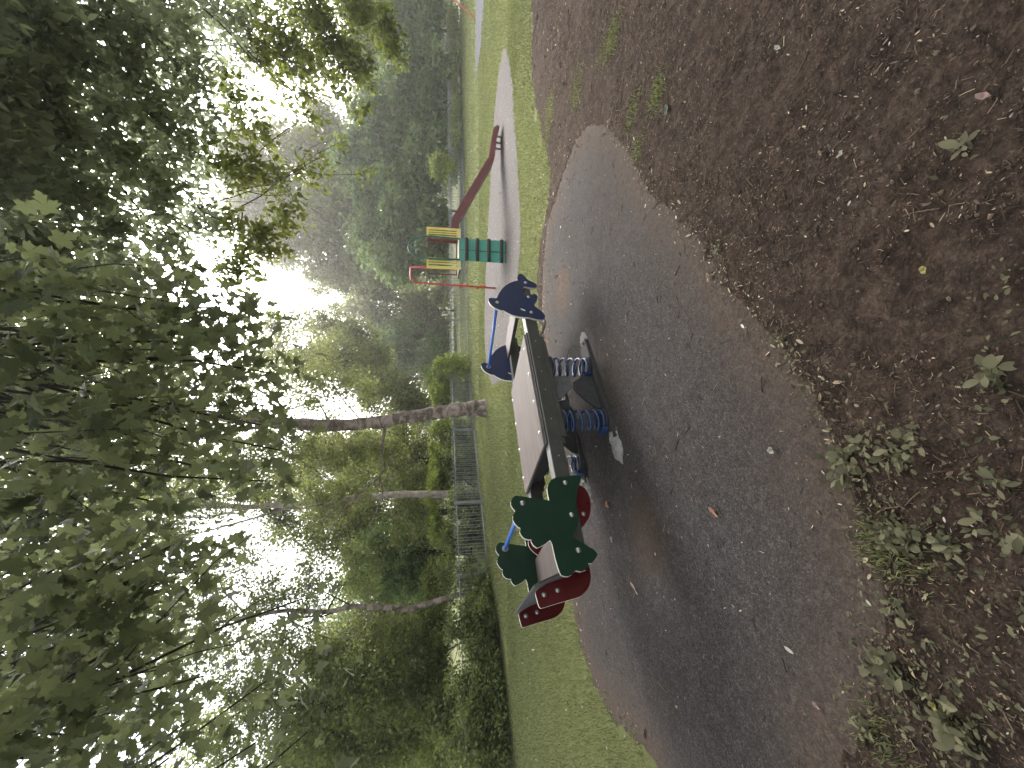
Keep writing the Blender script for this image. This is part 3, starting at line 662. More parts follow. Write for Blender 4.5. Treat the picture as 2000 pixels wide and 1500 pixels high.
# ------------------------------------------------------------------ spring seesaw
def seesaw():
    root = empty('spring_seesaw', (-0.307, 4.037, 0.010), R(39.016))
    tag(root, 'multi seat spring seesaw with navy dolphin panels, green bird panels and a pinkish centre board', 'seesaw')
    N0, F0 = -0.534, 0.490          # outer faces of near and far beam
    TH_ = 0.022
    DOLPHIN = [(1.117,0.989),(1.136,0.981),(1.147,0.954),(1.139,0.928),(1.141,0.898),(1.178,0.885),(1.236,0.862),(1.305,0.825),(1.367,0.782),(1.414,0.733),(1.451,0.678),(1.469,0.632),(1.508,0.627),(1.561,0.614),(1.599,0.597),(1.607,0.576),(1.591,0.552),(1.551,0.531),(1.511,0.517),(1.482,0.489),(1.454,0.454),(1.426,0.42),(1.392,0.411),(1.356,0.424),(1.347,0.451),(1.351,0.501),(1.363,0.544),(1.366,0.569),(1.331,0.586),(1.291,0.592),(1.253,0.587),(1.226,0.568),(1.213,0.539),(1.225,0.5),(1.239,0.467),(1.233,0.443),(1.2,0.435),(1.157,0.445),(1.11,0.464),(1.076,0.488),(1.031,0.492),(0.992,0.461),(0.953,0.431),(0.91,0.408),(0.872,0.401),(0.832,0.415),(0.814,0.441),(0.816,0.488),(0.83,0.539),(0.846,0.584),(0.848,0.643),(0.854,0.7),(0.876,0.756),(0.91,0.805),(0.947,0.848),(0.942,0.854),(0.953,0.888),(0.978,0.927),(1.011,0.959),(1.046,0.979),(1.09,0.991)]
    EYE_H = [(0.982, 0.663), (0.984, 0.645), (0.974, 0.624), (0.962, 0.610), (0.950, 0.604), (0.946, 0.613), (0.952, 0.632), (0.964, 0.650)]
    BIRD = [(-1.163,0.707),(-1.115,0.709),(-1.066,0.707),(-1.034,0.692),(-0.999,0.662),(-0.981,0.621),(-0.977,0.56),(-0.973,0.504),(-0.97,0.47),(-0.974,0.438),(-0.978,0.419),(-1.001,0.424),(-1.034,0.44),(-1.067,0.459),(-1.121,0.484),(-1.168,0.5),(-1.21,0.507),(-1.252,0.508),(-1.282,0.509),(-1.322,0.52),(-1.356,0.533),(-1.393,0.557),(-1.421,0.58),(-1.434,0.588),(-1.449,0.574),(-1.465,0.543),(-1.486,0.513),(-1.511,0.479),(-1.529,0.453),(-1.546,0.438),(-1.563,0.432),(-1.578,0.441),(-1.603,0.467),(-1.619,0.488),(-1.617,0.504),(-1.615,0.511),(-1.631,0.513),(-1.657,0.538),(-1.665,0.575),(-1.655,0.607),(-1.665,0.626),(-1.679,0.642),(-1.687,0.665),(-1.685,0.689),(-1.676,0.713),(-1.654,0.721),(-1.619,0.727),(-1.564,0.734),(-1.512,0.737),(-1.479,0.738),(-1.457,0.743),(-1.447,0.751),(-1.455,0.765),(-1.474,0.795),(-1.487,0.83),(-1.491,0.85),(-1.473,0.871),(-1.448,0.882),(-1.434,0.88),(-1.432,0.904),(-1.421,0.931),(-1.397,0.949),(-1.373,0.954),(-1.35,0.946),(-1.344,0.96),(-1.319,0.981),(-1.289,0.993),(-1.26,0.989),(-1.231,0.971),(-1.223,0.97),(-1.207,0.983),(-1.184,0.995),(-1.153,0.992),(-1.125,0.974),(-1.112,0.952),(-1.121,0.902),(-1.138,0.827),(-1.153,0.752)]
    RED = [(-0.991,0.43),(-0.991,0.396),(-1.004,0.364),(-1.04,0.344),(-1.092,0.334),(-1.148,0.337),(-1.203,0.352),(-1.255,0.376),(-1.29,0.409),(-1.322,0.443),(-1.36,0.500),(-1.46,0.515),(-1.55,0.485),(-1.596,0.461),(-1.641,0.459),(-1.688,0.468),(-1.733,0.492),(-1.761,0.525),(-1.785,0.566),(-1.794,0.607),(-1.799,0.638),(-1.805,0.678),(-1.818,0.76),(-1.833,0.842),(-1.830,0.853),(-1.816,0.860),(-1.748,0.871),(-1.730,0.866),(-1.715,0.845),(-1.688,0.772),(-1.673,0.717),(-1.660,0.66),(-1.64,0.60),(-1.50,0.585),(-1.36,0.588),(-1.30,0.63),(-1.25,0.69),(-1.19,0.72),(-1.13,0.70),(-1.07,0.62),(-1.02,0.52)]
    def bolt(par, p, ax, r=0.020): MB().dome(p, ax, r, r * 0.6).build('bolt', M['bolt'], par)
    for w in (N0 - 0.002, F0 + TH_ + 0.002):
        d = MB().prism(DOLPHIN, w - TH_, w, EYE_H).build('dolphin_panel', [M['blue'], M['edge']], root)
        for x, z in [(1.072, 0.898), (1.438, 0.539), (1.182, 0.54), (0.926, 0.543)]: bolt(d, (x, w - TH_, z), (0, -1, 0))
        b = MB().prism(BIRD, w - TH_, w).build('bird_panel', [M['green'], M['edge']], root)
        for x, z in [(-1.171, 0.908), (-1.028, 0.556), (-1.278, 0.558), (-1.527, 0.561)]: bolt(b, (x, w - TH_, z), (0, -1, 0))
    # grab bars between each pair of panels
    for x, z in ((1.072, 0.898), (-1.171, 0.908)):
        MB().tube([(x, N0 - 0.003, z), (x, F0 - 0.001, z)], 0.017, 14).build('grab_bar', M['tube_blue'], root)
        for y, s in ((F0 - 0.001, -1),):
            MB().tube([(x, y, z), (x, y - 0.006, z)], 0.030, 16).build('bar_flange', M['bolt'], root)
    # beams: hollow section with a lighter top face and deeper middle
    for a, b_, o_ in ((N0, N0 + 0.11, -1), (F0 - 0.11, F0, 1)):
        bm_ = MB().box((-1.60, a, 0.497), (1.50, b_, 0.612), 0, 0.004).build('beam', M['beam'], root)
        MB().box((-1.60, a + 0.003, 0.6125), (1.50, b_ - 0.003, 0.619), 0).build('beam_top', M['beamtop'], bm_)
        mbr = MB()
        mbr.box((-0.60, a + 0.006, 0.449), (0.53, b_ - 0.006, 0.4965), 0, 0.003)
        mbr.box((0.45, a + 0.010, 0.462), (0.60, b_ - 0.010, 0.4960), 0)
        mbr.box((-0.66, a + 0.012, 0.470), (-0.605, b_ - 0.012, 0.4955), 0)
        mbr.build('stiffener', M['beam'], bm_)
        face = a if o_ < 0 else b_
        for x in (-0.78, -0.42, -0.1, 0.12, 0.3, 0.52): MB().dome((x, face, 0.555), (0, o_, 0), 0.0055, 0.004, n=8).build('rivet', M['bolt'], bm_)
    # centre board
    pl = MB().box((-0.66, -0.496, 0.634), (0.655, 0.478, 0.652), 0, 0.003).build('centre_board', M['deckboard'], root)
    MB().box((-0.657, N0 + 0.012, 0.6195), (0.652, 0.475, 0.6338), 0).build('board_shadow_gap', M['black'], pl)  # black strip standing in for the shadow line under the board
    for i in range(4):
        x = -0.50 + i * 0.333
        for y in (-0.435, 0.44): bolt(pl, (x, y, 0.652), (0, 0, 1), 0.021)
    # cross bearers under the board
    for x in (-0.55, 0.0, 0.5): MB().box((x - 0.04, N0 + 0.111, 0.50), (x + 0.04, F0 - 0.111, 0.618), 0).build('cross_bearer', M['black'], root)
    # seats
    s = MB().box((-1.64, N0 + 0.004, 0.6195), (-1.285, F0 + 0.02, 0.641), 0, 0.004).build('seat', M['deckboard'], root)
    s2 = MB().box((1.20, N0 + 0.004, 0.6195), (1.50, F0 - 0.004, 0.640), 0, 0.004).build('seat', M['deckboard'], root)
    MB().box((1.196, N0 + 0.006, 0.600), (1.1995, F0 - 0.006, 0.638), 0).build('seat_edge', M['black'], s2)
    # back rest, leaning outwards
    back = [(-0.535, 0.0), (0.455, 0.0), (0.455, 0.235), (0.43, 0.262), (-0.50, 0.262), (-0.535, 0.235)]
    tl = R(17)
    mbb = MB().prism(back, 0, 0.014, None, 0, 1)
    br = mbb.build('back_rest', [M['greyboard'], M['beam']], root)
    br.matrix_local = Matrix.Translation((-1.632, 0, 0.643)) @ Matrix.Rotation(-tl, 4, 'Y') @ Matrix.Rotation(R(90), 4, 'Z')
    # red shaped side panels carrying the back rest
    for w in (N0 + 0.13, N0 + 0.13 + 0.76):
        r = MB().prism(smooth_outline(RED, 1), w - 0.012, w + 0.008).build('curved_side_panel', [M['red'], M['edge']], root)
        for x, z in [(-1.753, 0.813), (-1.734, 0.717), (-1.225, 0.415)]: bolt(r, (x, w - 0.012, z), (0, -1, 0), 0.018)
    # foot rests: bent tubes under the dolphin end
    for y in (N0 + 0.05, F0 - 0.05):
        MB().tube([(0.93, y, 0.505), (0.935, y, 0.47), (0.93, y, 0.43), (0.905, y, 0.398), (0.86, y, 0.388), (0.80, y, 0.405), (0.70, y, 0.450), (0.62, y, 0.500)], 0.013, 10).build('foot_loop', M['steel'], root)
    # springs
    def spring(x, y, z0, z1, lean):
        p = []; turns = 6.5; n = int(turns * 20)
        for i in range(n + 1):
            t = i / n; a = 2 * math.pi * turns * t
            u = t
            zz = z0 + (z1 - z0) * (0.16 * (1 - math.cos(min(1, u / 0.25) * math.pi / 2)) if u < 0.25 else 0.16 + (u - 0.25) / 0.5 * 0.68 if u < 0.75 else 0.84 + 0.16 * math.sin((u - 0.75) / 0.25 * math.pi / 2))
            p.append((x + lean * t + 0.088 * math.cos(a), y + 0.088 * math.sin(a), zz))
        o = MB().tube(p, 0.0115, 8).build('spring', M['spring'], root)
        for zc, xx in ((z0 - 0.012, x), (z1 + 0.010, x + lean)):
            MB().tube([(xx, y, zc - 0.008), (xx, y, zc + 0.008)], 0.108, 20).build('spring_plate', M['black'], o)
        MB().box((x - 0.125, y - 0.05, z0 - 0.02), (x - 0.095, y + 0.05, z0 + 0.035), 0, 0.003).build('spring_clip', M['spring'], o)
    for y in (-0.44, 0.40):
        spring(0.255, y, 0.060, 0.428, 0.0); spring(-0.385, y, 0.060, 0.428, 0.0)
    # floor rails with mortar lumps
    for y in (-0.50, 0.40):
        fr = MB().box((-0.62, y - 0.05, 0.001), (0.55, y + 0.12, 0.036), 0, 0.004).build('floor_rail', M['black'], root)
        for xx, sx, sy in ((0.58, 0.11, 0.075), (-0.66, 0.17, 0.085)):
            v = []; f = []; n = 18
            L = 5
            for i in range(L):
                t = i / (L - 1) * math.pi / 2
                for k in range(n):
                    a = 2 * math.pi * k / n; rr = math.cos(t) * (1 + 0.35 * noise.noise(Vector((math.cos(a) * 2 + xx * 9, math.sin(a) * 2 + y * 7, t))) + 0.2 * noise.noise(Vector((math.cos(a) * 6 + xx * 9, math.sin(a) * 6 + y * 7, 2 * t))))
                    v.append((xx + sx * rr * math.cos(a), y + 0.02 + sy * rr * math.sin(a), -0.002 + 0.05 * math.sin(t) * (1 + 0.35 * noise.noise(Vector((math.cos(a) * 3, math.sin(a) * 3, t * 3 + xx))))))
            v.append((xx, y + 0.02, 0.05))
            for i in range(L - 1):
                for k in range(n): f.append((i * n + k, i * n + (k + 1) % n, (i + 1) * n + (k + 1) % n, (i + 1) * n + k))
            for k in range(n): f.append(((L - 1) * n + k, (L - 1) * n + (k + 1) % n, len(v) - 1))
            MB().add(v, f, 0, True).build('mortar_lump', M['cement'], fr)
            MB().dome((xx * 0.93, y + 0.005, 0.045), (0, 0, 1), 0.022, 0.02).build('anchor_bolt', M['cement'], fr)
    # limiter plates between the springs
    def plate(name, pts, y, mat, t=0.02, tilt=0.0):
        o = MB().prism(pts, -t / 2, t / 2, None, 0, 0).build(name, mat, root)
        o.location = (0, y, 0); o.rotation_euler = (tilt, 0, 0)
    for y in (-0.42, 0.42):
        plate('hanging_flap', [(0.145, 0.450), (-0.135, 0.450), (-0.13, 0.385), (0.02, 0.245), (0.13, 0.245), (0.15, 0.30)], y, M['rubber'])
        plate('limiter_plate', [(0.165, 0.036), (0.10, 0.16), (0.05, 0.235), (-0.02, 0.250), (-0.12, 0.20), (-0.24, 0.10), (-0.27, 0.036)], y - 0.03, M['black'])
        plate('hanging_flap', [(-0.14, 0.450), (-0.25, 0.450), (-0.24, 0.33), (-0.12, 0.30)], y + 0.03, M['black'], 0.03)
    return root
seesaw()

# ------------------------------------------------------------------ slide with platform
def slide():
    X0, X1, Y0, Y1, ZD, ZT = 2.77, 3.76, 9.8, 10.75, 1.04, 1.85
    root = empty('play_slide', (3.26, 10.25, 0.008))
    tag(root, 'small playground slide with yellow railed platform, teal climbing ramp and maroon chute', 'slide')
    def L(p): return (p[0] - 3.26, p[1] - 10.25, p[2] - 0.008)
    def tb(name, pts, r, m, par=root, n=8): return MB().tube([L(p) for p in pts], r, n).build(name, m, par)
    dk = MB().box(L((X0 + 0.02, Y0 + 0.03, ZD)), L((X1 - 0.02, Y1, ZD + 0.04)), 0, 0.004).build('deck', M['beam'], root)
    MB().box(L((X0, Y0 - 0.012, ZD - 0.005)), L((X1, Y0 + 0.028, ZD + 0.05)), 0, 0.004).build('deck_fascia', M['cream'], dk)
    # front rail panels left and right of the opening
    for a, b in ((X0, 3.03), (3.53, X1)):
        m = MB()
        m.box(L((a, Y0, ZD + 0.051)), L((b, Y0 + 0.03, ZD + 0.095)), 0, 0.003)
        m.box(L((a, Y0, ZT - 0.05)), L((b, Y0 + 0.03, ZT)), 0, 0.003)
        ws = [(a, a + 0.07), (a + 0.11, a + 0.14), (a + 0.17, a + 0.195), (b - 0.03, b)] if a < 3 else [(a, a + 0.03), (a + 0.07, a + 0.095), (a + 0.12, a + 0.145), (b - 0.055, b)]
        for u, v in ws: m.box(L((u, Y0 + 0.002, ZD + 0.0952)), L((v, Y0 + 0.028, ZT - 0.0502)), 0, 0.002)
        m.build('rail_panel', M['yellow'], root)
    # back rail, and side board at the chute
    m = MB(); m.box(L((X0 + 0.1, Y1 - 0.03, ZT - 0.02)), L((X1, Y1, ZT + 0.0)), 0); m.box(L((X0 + 0.1, Y1 - 0.03, ZD + 0.05)), L((X1, Y1, ZD + 0.08)), 0)
    for x in (X0 + 0.1, X1 - 0.03): m.box(L((x, Y1 - 0.029, ZD + 0.0802)), L((x + 0.03, Y1 - 0.001, ZT - 0.0202)), 0)
    m.build('back_rail', M['maroon'], root)
    m = MB(); m.box(L((X1 + 0.002, Y0, ZD)), L((X1 + 0.022, Y0 + 0.14, ZT)), 0, 0.003); m.box(L((X1 + 0.002, Y1 - 0.14, ZD)), L((X1 + 0.022, Y1, ZT)), 0, 0.003); m.box(L((X1 + 0.002, Y0 + 0.14, ZT - 0.05)), L((X1 + 0.022, Y1 - 0.14, ZT)), 0, 0.002)
    m.build('chute_hood', M['maroon'], root)
    # posts hidden behind the ramp
    for x in (3.22, 3.48): tb('post', [(x, 10.2, 0.0), (x, 10.2, ZD)], 0.04, M['beam'])
    # climbing ramp
    a = np.array([2.99, 9.775, ZD + 0.03]); b = np.array([2.85, 9.37, 0.015]); wv = np.array([0.52, 0, 0]); nrm = np.array([0, -0.93, 0.36]) * 0.016
    pts = [a, a + wv, b + wv, b]
    MB().add([L(p + nrm) for p in pts] + [L(p - nrm) for p in pts], [(0, 1, 2, 3), (7, 6, 5, 4), (0, 4, 5, 1), (1, 5, 6, 2), (2, 6, 7, 3), (3, 7, 4, 0)]).build('ramp', M['teal'], root)
    MB().tube([L(a + wv * 0.47 + nrm * 1.6), L(b + wv * 0.47 + nrm * 1.6)], 0.008, 8).build('ramp_seam', M['beam'], root)
    for t in (0.17, 0.41, 0.66, 0.93):
        c = a + (b - a) * t + nrm * 3.2
        MB().tube([L(c - wv * 0.01), L(c + wv * 0.5 + np.array([0, 0, rng.normal() * 0.004])), L(c + wv * 1.01)], 0.040, 10).build('tread', M['log'], root)
    # green arched hand rail over the opening
    m = MB(); arc = [(3.0, 9.77, 1.06), (2.99, 9.75, 1.5)]
    for i in range(13):
        q = math.pi * i / 12; arc.append((3.25 - 0.265 * math.cos(q), 9.75 + 0.05 * math.sin(q), 1.78 + 0.49 * math.sin(q) ** 0.85))
    arc += [(3.51, 9.75, 1.5), (3.50, 9.77, 1.06)]
    m.tube([L(p) for p in arc], 0.020, 8); 
    m.build('arch_rail', M['darkgreen'], root)
    m = MB(); m.tube([L((3.25, 9.80, 2.27)), L((3.24, 9.80, 2.0)), L((3.26, 9.80, 1.85))], 0.008, 6); m.tube([L((3.08, 9.79, 2.10)), L((3.42, 9.79, 2.10))], 0.008, 6)
    m.build('arch_brace', M['darkgreen'], root)
    # chute: U-section swept along its run
    run = [(3.785, 10.25, 1.10), (4.03, 10.22, 1.085), (4.10, 10.21, 1.065), (4.17, 10.2, 1.025), (5.0, 10.13, 0.555), (5.50, 10.10, 0.272), (5.58, 10.09, 0.235), (5.68, 10.08, 0.212), (6.1, 10.07, 0.17), (6.30, 10.07, 0.145), (6.38, 10.07, 0.10)]
    hs = [0.17, 0.17, 0.16, 0.15, 0.135, 0.13, 0.12, 0.11, 0.10, 0.09, 0.04]
    prof = lambda w, h: [(-w, h), (-w - 0.03, h), (-w - 0.03, -0.02), (w + 0.03, -0.02), (w + 0.03, h), (w, h), (w - 0.02, 0.015), (-w + 0.02, 0.015)]
    vs = []; fs = []
    for i, (p, h) in enumerate(zip(run, hs)):
        q0, q1 = np.array(run[max(i - 1, 0)]), np.array(run[min(i + 1, len(run) - 1)]); t = (q1 - q0) / np.linalg.norm(q1 - q0)
        side = np.cross(t, (0, 0, 1)); side /= np.linalg.norm(side); up = np.cross(side, t)
        for u, v in prof(0.20, h): vs.append(L(np.array(p) + side * (-u) + up * v))
    k = 8
    for i in range(len(run) - 1):
        for j in range(k): fs.append((i * k + j, i * k + (j + 1) % k, (i + 1) * k + (j + 1) % k, (i + 1) * k + j))
    fs += [tuple(range(k)), tuple((len(run) - 1) * k + j for j in range(k))[::-1]]
    MB().add(vs, fs).build('chute', M['maroon'], root)
    for x in (6.02, 6.18):
        for y in (9.95, 10.2): MB().tube([L((x, y, 0.0)), L((x, y, 0.15))], 0.022, 8).build('chute_leg', M['steel'], root)
    # fireman pole with spiral steps
    px_, py_ = 2.665, 11.1
    tb('pole', [(px_, py_, 0.0), (px_ + 0.03, py_, 1.0), (px_ + 0.06, py_, 2.0), (px_ + 0.075, py_, 2.2), (px_ + 0.12, py_, 2.28), (px_ + 0.2, py_, 2.31), (3.10, py_ - 0.02, 2.315), (3.12, py_ - 0.05, 2.30), (3.10, py_ - 0.15, 1.7), (3.06, py_ - 0.25, 1.05)], 0.024, M['redtube'])
    for z0 in (0.25, 0.72):
        sp = [(px_ + 0.02 + 0.055 * math.cos(q), py_ + 0.055 * math.sin(q), z0 + 0.30 * (q + 2.4) / 5.6) for q in np.linspace(-2.4, 3.2, 16)]
        sp = [(px_ + 0.02, py_, sp[0][2] - 0.01)] + sp + [(px_ + 0.02, py_, sp[-1][2] + 0.01)]
        tb('spiral_step', sp, 0.016, M['redtube'])
    return root
slide()

# ------------------------------------------------------------------ swing frame at the far right (one leg in view)
def swing():
    g0 = np.array([16.473, 18.13, 0.0]); top = g0 + np.array([1.8, 0.0, 2.4])
    root = empty('swing_frame', tuple(top * (1, 1, 0))); tag(root, 'faded red swing frame with one sloping leg by the blue grey surface', 'swing')
    L = lambda p: tuple(np.array(p) - top * (1, 1, 0))
    for dy in (0.0, -3.0):
        for s in (-1, 1):
            MB().tube([L((top[0] + s * 1.8, g0[1] + dy, 0)), L((top[0], g0[1] + dy, 2.4))], 0.03, 10).build('leg', M['pinktube'], root)
    MB().tube([L((top[0], g0[1] + 0.1, 2.42)), L((top[0], g0[1] - 3.1, 2.42))], 0.032, 10).build('top_bar', M['pinktube'], root)
    for y in (-0.9, -2.1):
        s = MB().box(L((top[0] - 0.1, g0[1] + y - 0.22, 0.45)), L((top[0] + 0.1, g0[1] + y + 0.22, 0.49)), 0, 0.01).build('swing_seat', M['black'], root)
        for d in (-0.2, 0.2): MB().tube([L((top[0], g0[1] + y + d, 0.47)), L((top[0], g0[1] + y + d, 2.40))], 0.006, 6).build('chain', M['steel'], s)
swing()

# ------------------------------------------------------------------ bow top fence
def fence():
    A = np.array([29.6, 32.75]); Cn = np.array([0.55, 21.02]); B = np.array([-10.6, 5.3])
    right = [(29.0, 32.5), (24.4, 30.7), (19.9, 28.85), (16.9, 27.65), (14.1, 26.5), (10.35, 25.0), (6.75, 23.5), (3.5, 22.2), (0.55, 21.02)]
    left = [(0.55, 21.02), (-1.98, 17.46), (-4.2, 14.33), (-5.75, 12.15), (-7.30, 9.96), (-8.85, 7.78), (-10.4, 5.6)]
    root = empty('bow_top_fence', (0.55, 21.02, 0)); tag(root, 'low grey bow top metal railing running round the lawn in front of trees', 'fence')
    ox, oy = 0.55, 21.02
    def Lp(p, z): return (p[0] - ox, p[1] - oy, z)
    posts = right + left[1:]
    for p in posts: 
        m = MB(); m.box((p[0] - ox - 0.03, p[1] - oy - 0.03, 0), (p[0] - ox + 0.03, p[1] - oy + 0.03, 1.06), 0, 0.004); m.build('post', M['fence'], root)
    for seg in (right, left):
        for a, b in zip(seg[:-1], seg[1:]):
            a, b = np.array(a), np.array(b); Ls = np.linalg.norm(b - a); d = (b - a) / Ls; m = MB()
            far = np.mean([a[1], b[1]]); r = 0.003 + 0.00056 * far
            for z in (0.10, 0.97): m.tube([Lp(a + d * 0.031, z), Lp(b - d * 0.031, z)], 0.006 + 0.0006 * far, 6)
            n = int((Ls - 0.1) / 0.215); st = (Ls - 0.06) / n; hw = st * 0.30
            for i in range(n):
                c = 0.03 + st * (i + 0.5); pts = [Lp(a + d * (c - hw), 0.04), Lp(a + d * (c - hw), 0.98)]
                for q in range(1, 6):
                    t = math.pi * q / 6; pts.append(Lp(a + d * (c - hw * math.cos(t)), 0.98 + 0.085 * math.sin(t)))
                pts += [Lp(a + d * (c + hw), 0.98), Lp(a + d * (c + hw), 0.04)]
                m.tube(pts, r, 5, cap=False)
            m.build('railing_panel', M['fence'], root)
fence()

# ------------------------------------------------------------------ trees and bushes
def tree(name, label, base, trunk_path, radii, bark, group=None, limbs=(), crowns=(), twigs=(), cat='tree'):
    """base: ground point; crowns: (part name, material, clumps, leaf size, options); twigs: (start, end, r0, forks)"""
    base = np.asarray(base, float); root = empty(name, tuple(base)); tag(root, label, cat, group)
    tr = MB(); n = 14
    # resample trunk
    P = [np.asarray(p) - base for p in trunk_path]
    PP, RR = [], []
    for i in range(len(P) - 1):
        for j in range(4): t = j / 4; PP.append(P[i] * (1 - t) + P[i + 1] * t + rng.normal(size=3) * radii[i] * 0.05); RR.append((radii[i] * (1 - t) + radii[i + 1] * t) * (1 + rng.normal() * 0.03))
    PP.append(P[-1]); RR.append(radii[-1])
    tr.tube(PP, RR, n); to = tr.build('trunk', bark, root)
    if limbs:
        m = MB()
        for path, r0, r1 in limbs:
            q = [np.asarray(p) - base for p in path]; k = len(q)
            m.tube(q, [r0 + (r1 - r0) * i / (k - 1) for i in range(k)], 7)
        m.build('limbs', bark, root)
    if twigs:
        m = MB()
        for s, e, r0, fk in twigs: branch_to(m, np.asarray(s) - base, np.asarray(e) - base, r0, 0.004 if r0 < 0.03 else 0.012, fk)
        m.build('branches', M['twig'] if bark is not M['barkpale'] else bark, root)
    for nm, mat, clumps, size, opt in crowns:
        leaves(nm, mat, [(np.asarray(c) - base, r, k) for c, r, k in clumps], size, parent=root, **opt)
    return root

# main tree on the lawn
tp = [gp(952, 797), at(938, 797, 13.5), at(915, 798, 13.5), at(880, 803, 13.5), at(840, 808, 13.5), at(800, 814, 13.5), at(745, 824, 13.5), at(690, 829, 13.5), at(640, 831, 13.5), at(590, 829, 13.5), at(540, 825, 13.5), at(490, 819, 13.5), at(430, 815, 13.5), at(340, 812, 13.6), at(220, 815, 13.7)]
tp[0] = np.array([tp[1][0], 13.5, -0.3])
rad = [0.36, 0.29, 0.235, 0.215, 0.21, 0.205, 0.20, 0.19, 0.185, 0.18, 0.17, 0.155, 0.13, 0.10, 0.05]
J = lambda x, y, Y=13.5: at(x, y, Y)
mc = [px_clump(x, y, Y, rv, rh, n) for x, y, Y, rv, rh, n in [
    (620, 760, 13.5, 60, 55, 900), (560, 720, 13.2, 70, 60, 900), (640, 700, 14.5, 45, 60, 700), (700, 760, 14, 40, 45, 700),
    (600, 890, 13.5, 70, 50, 1500), (680, 880, 14, 60, 50, 1500), (760, 900, 14.5, 45, 50, 1300), (520, 900, 13, 60, 60, 1200),
    (450, 760, 13, 70, 60, 900), (430, 880, 13, 70, 60, 1200), (330, 800, 12.5, 80, 80, 1500), (240, 860, 12.5, 80, 90, 1900), (120, 650, 12.5, 90, 90, 1500), (230, 600, 13, 80, 80, 1300), (100, 880, 12, 90, 90, 1700), (250, 1000, 12.5, 80, 70, 1300), (330, 700, 13, 80, 70, 1200), (170, 760, 12.5, 90, 90, 1600), (690, 960, 14.5, 50, 45, 1200), (620, 980, 14.5, 60, 45, 1200), (780, 850, 15, 35, 40, 800)]]
limbs = [([J(752, 830), J(748, 860), J(745, 885), J(752, 915), J(738, 935), J(700, 965), J(660, 980), J(600, 990), J(555, 1005)], 0.055, 0.012),
         ([J(740, 932), J(748, 960), J(735, 1000), J(715, 1045)], 0.035, 0.01), ([J(702, 964), J(670, 1000), J(640, 1040), J(610, 1060)], 0.03, 0.008),
         ([J(690, 972), J(650, 1000), J(600, 1030)], 0.022, 0.006), ([J(755, 880), J(770, 900), J(760, 960), J(700, 985)], 0.03, 0.008),
         ([J(560, 815), J(540, 780), J(500, 760), J(470, 740)], 0.05, 0.015), ([J(640, 818), J(620, 780), J(600, 755)], 0.03, 0.008), ([J(700, 815), J(660, 770), J(650, 745)], 0.025, 0.008),
         ([J(520, 835), J(470, 870), J(420, 900), J(350, 920)], 0.06, 0.02), ([J(480, 820), J(400, 770), J(320, 730)], 0.06, 0.02)]
tree('alder_tree', 'leaning grey barked tree standing alone on the lawn in front of the fence', (tp[0][0], tp[0][1], 0), tp, rad, M['bark'], None, limbs,
     [('crown', M['birch'], mc, 0.085, dict(sub=26, spread=0.22))], [(J(500, 822), c[0], 0.03, 2) for c in mc[3:]])

# pale trunk, and leaning trunk behind the fence on the left, with more woodland trees
def wtree(name, label, Y, px_path, rads, bark, crown, mat, size, opt=None, group='trees behind the left fence', tw=True):
    pp = [at(x, y, Y) for x, y in px_path]; b = np.array([pp[0][0], Y, 0.0]); path = [b + (0, 0, -0.05)] + pp
    cl = [px_clump(x, y, Y + dy, rv, rh, n) for x, y, dy, rv, rh, n in crown]
    tree(name, label, b, path, [rads[0] * 1.25] + list(rads), bark, group, (), [('crown', mat, cl, size, opt or dict(sub=30, spread=0.2))],
         [(pp[len(pp) // 2 + i % (len(pp) - len(pp) // 2)], c[0], rads[-1] * 0.6 + 0.015, 3) for i, c in enumerate(cl)] if tw else ())
wtree('birch_tree', 'straight pale trunked tree behind the fence left of the lawn tree', 17, [(872, 965), (850, 965), (790, 965), (690, 972), (590, 983), (490, 990), (250, 985)], [0.16, 0.15, 0.14, 0.12, 0.11, 0.10, 0.05], M['barkpale'],
      [(420, 960, 0, 90, 60, 1500), (330, 1000, 0, 90, 70, 1600), (260, 940, 0, 90, 70, 1500), (560, 1020, 1, 70, 55, 1700), (640, 1060, 1, 60, 50, 1500), (520, 960, 1, 60, 50, 1300), (700, 1000, 1, 50, 50, 1500), (800, 1010, 1.5, 45, 50, 1300), (780, 930, 2, 50, 40, 1300), (180, 1010, 0, 70, 70, 900)], M['birch'], 0.11)
wtree('alder_tree', 'crooked trunked tree behind the fence, leaning out beside the green bird panels', 13.5, [(905, 1160), (880, 1165), (840, 1178), (800, 1190), (740, 1186), (690, 1184), (640, 1195), (560, 1192), (480, 1204), (400, 1222), (330, 1240)], [0.10, 0.09, 0.085, 0.085, 0.075, 0.07, 0.065, 0.06, 0.05, 0.04, 0.02], M['bark'],
      [(600, 1140, 1, 60, 50, 1000), (560, 1250, 0, 70, 60, 1500), (640, 1290, 0, 70, 60, 2000), (500, 1180, 0, 60, 50, 900), (430, 1260, 0, 60, 60, 900), (380, 1200, 0, 60, 50, 700), (330, 1290, 0, 60, 60, 800), (700, 1120, 2, 50, 60, 1500), (720, 1250, 1, 60, 60, 2000), (420, 1120, 1, 60, 50, 500), (500, 1090, 1, 50, 50, 450), (300, 1180, 0, 60, 60, 700)], M['birch'], 0.09)
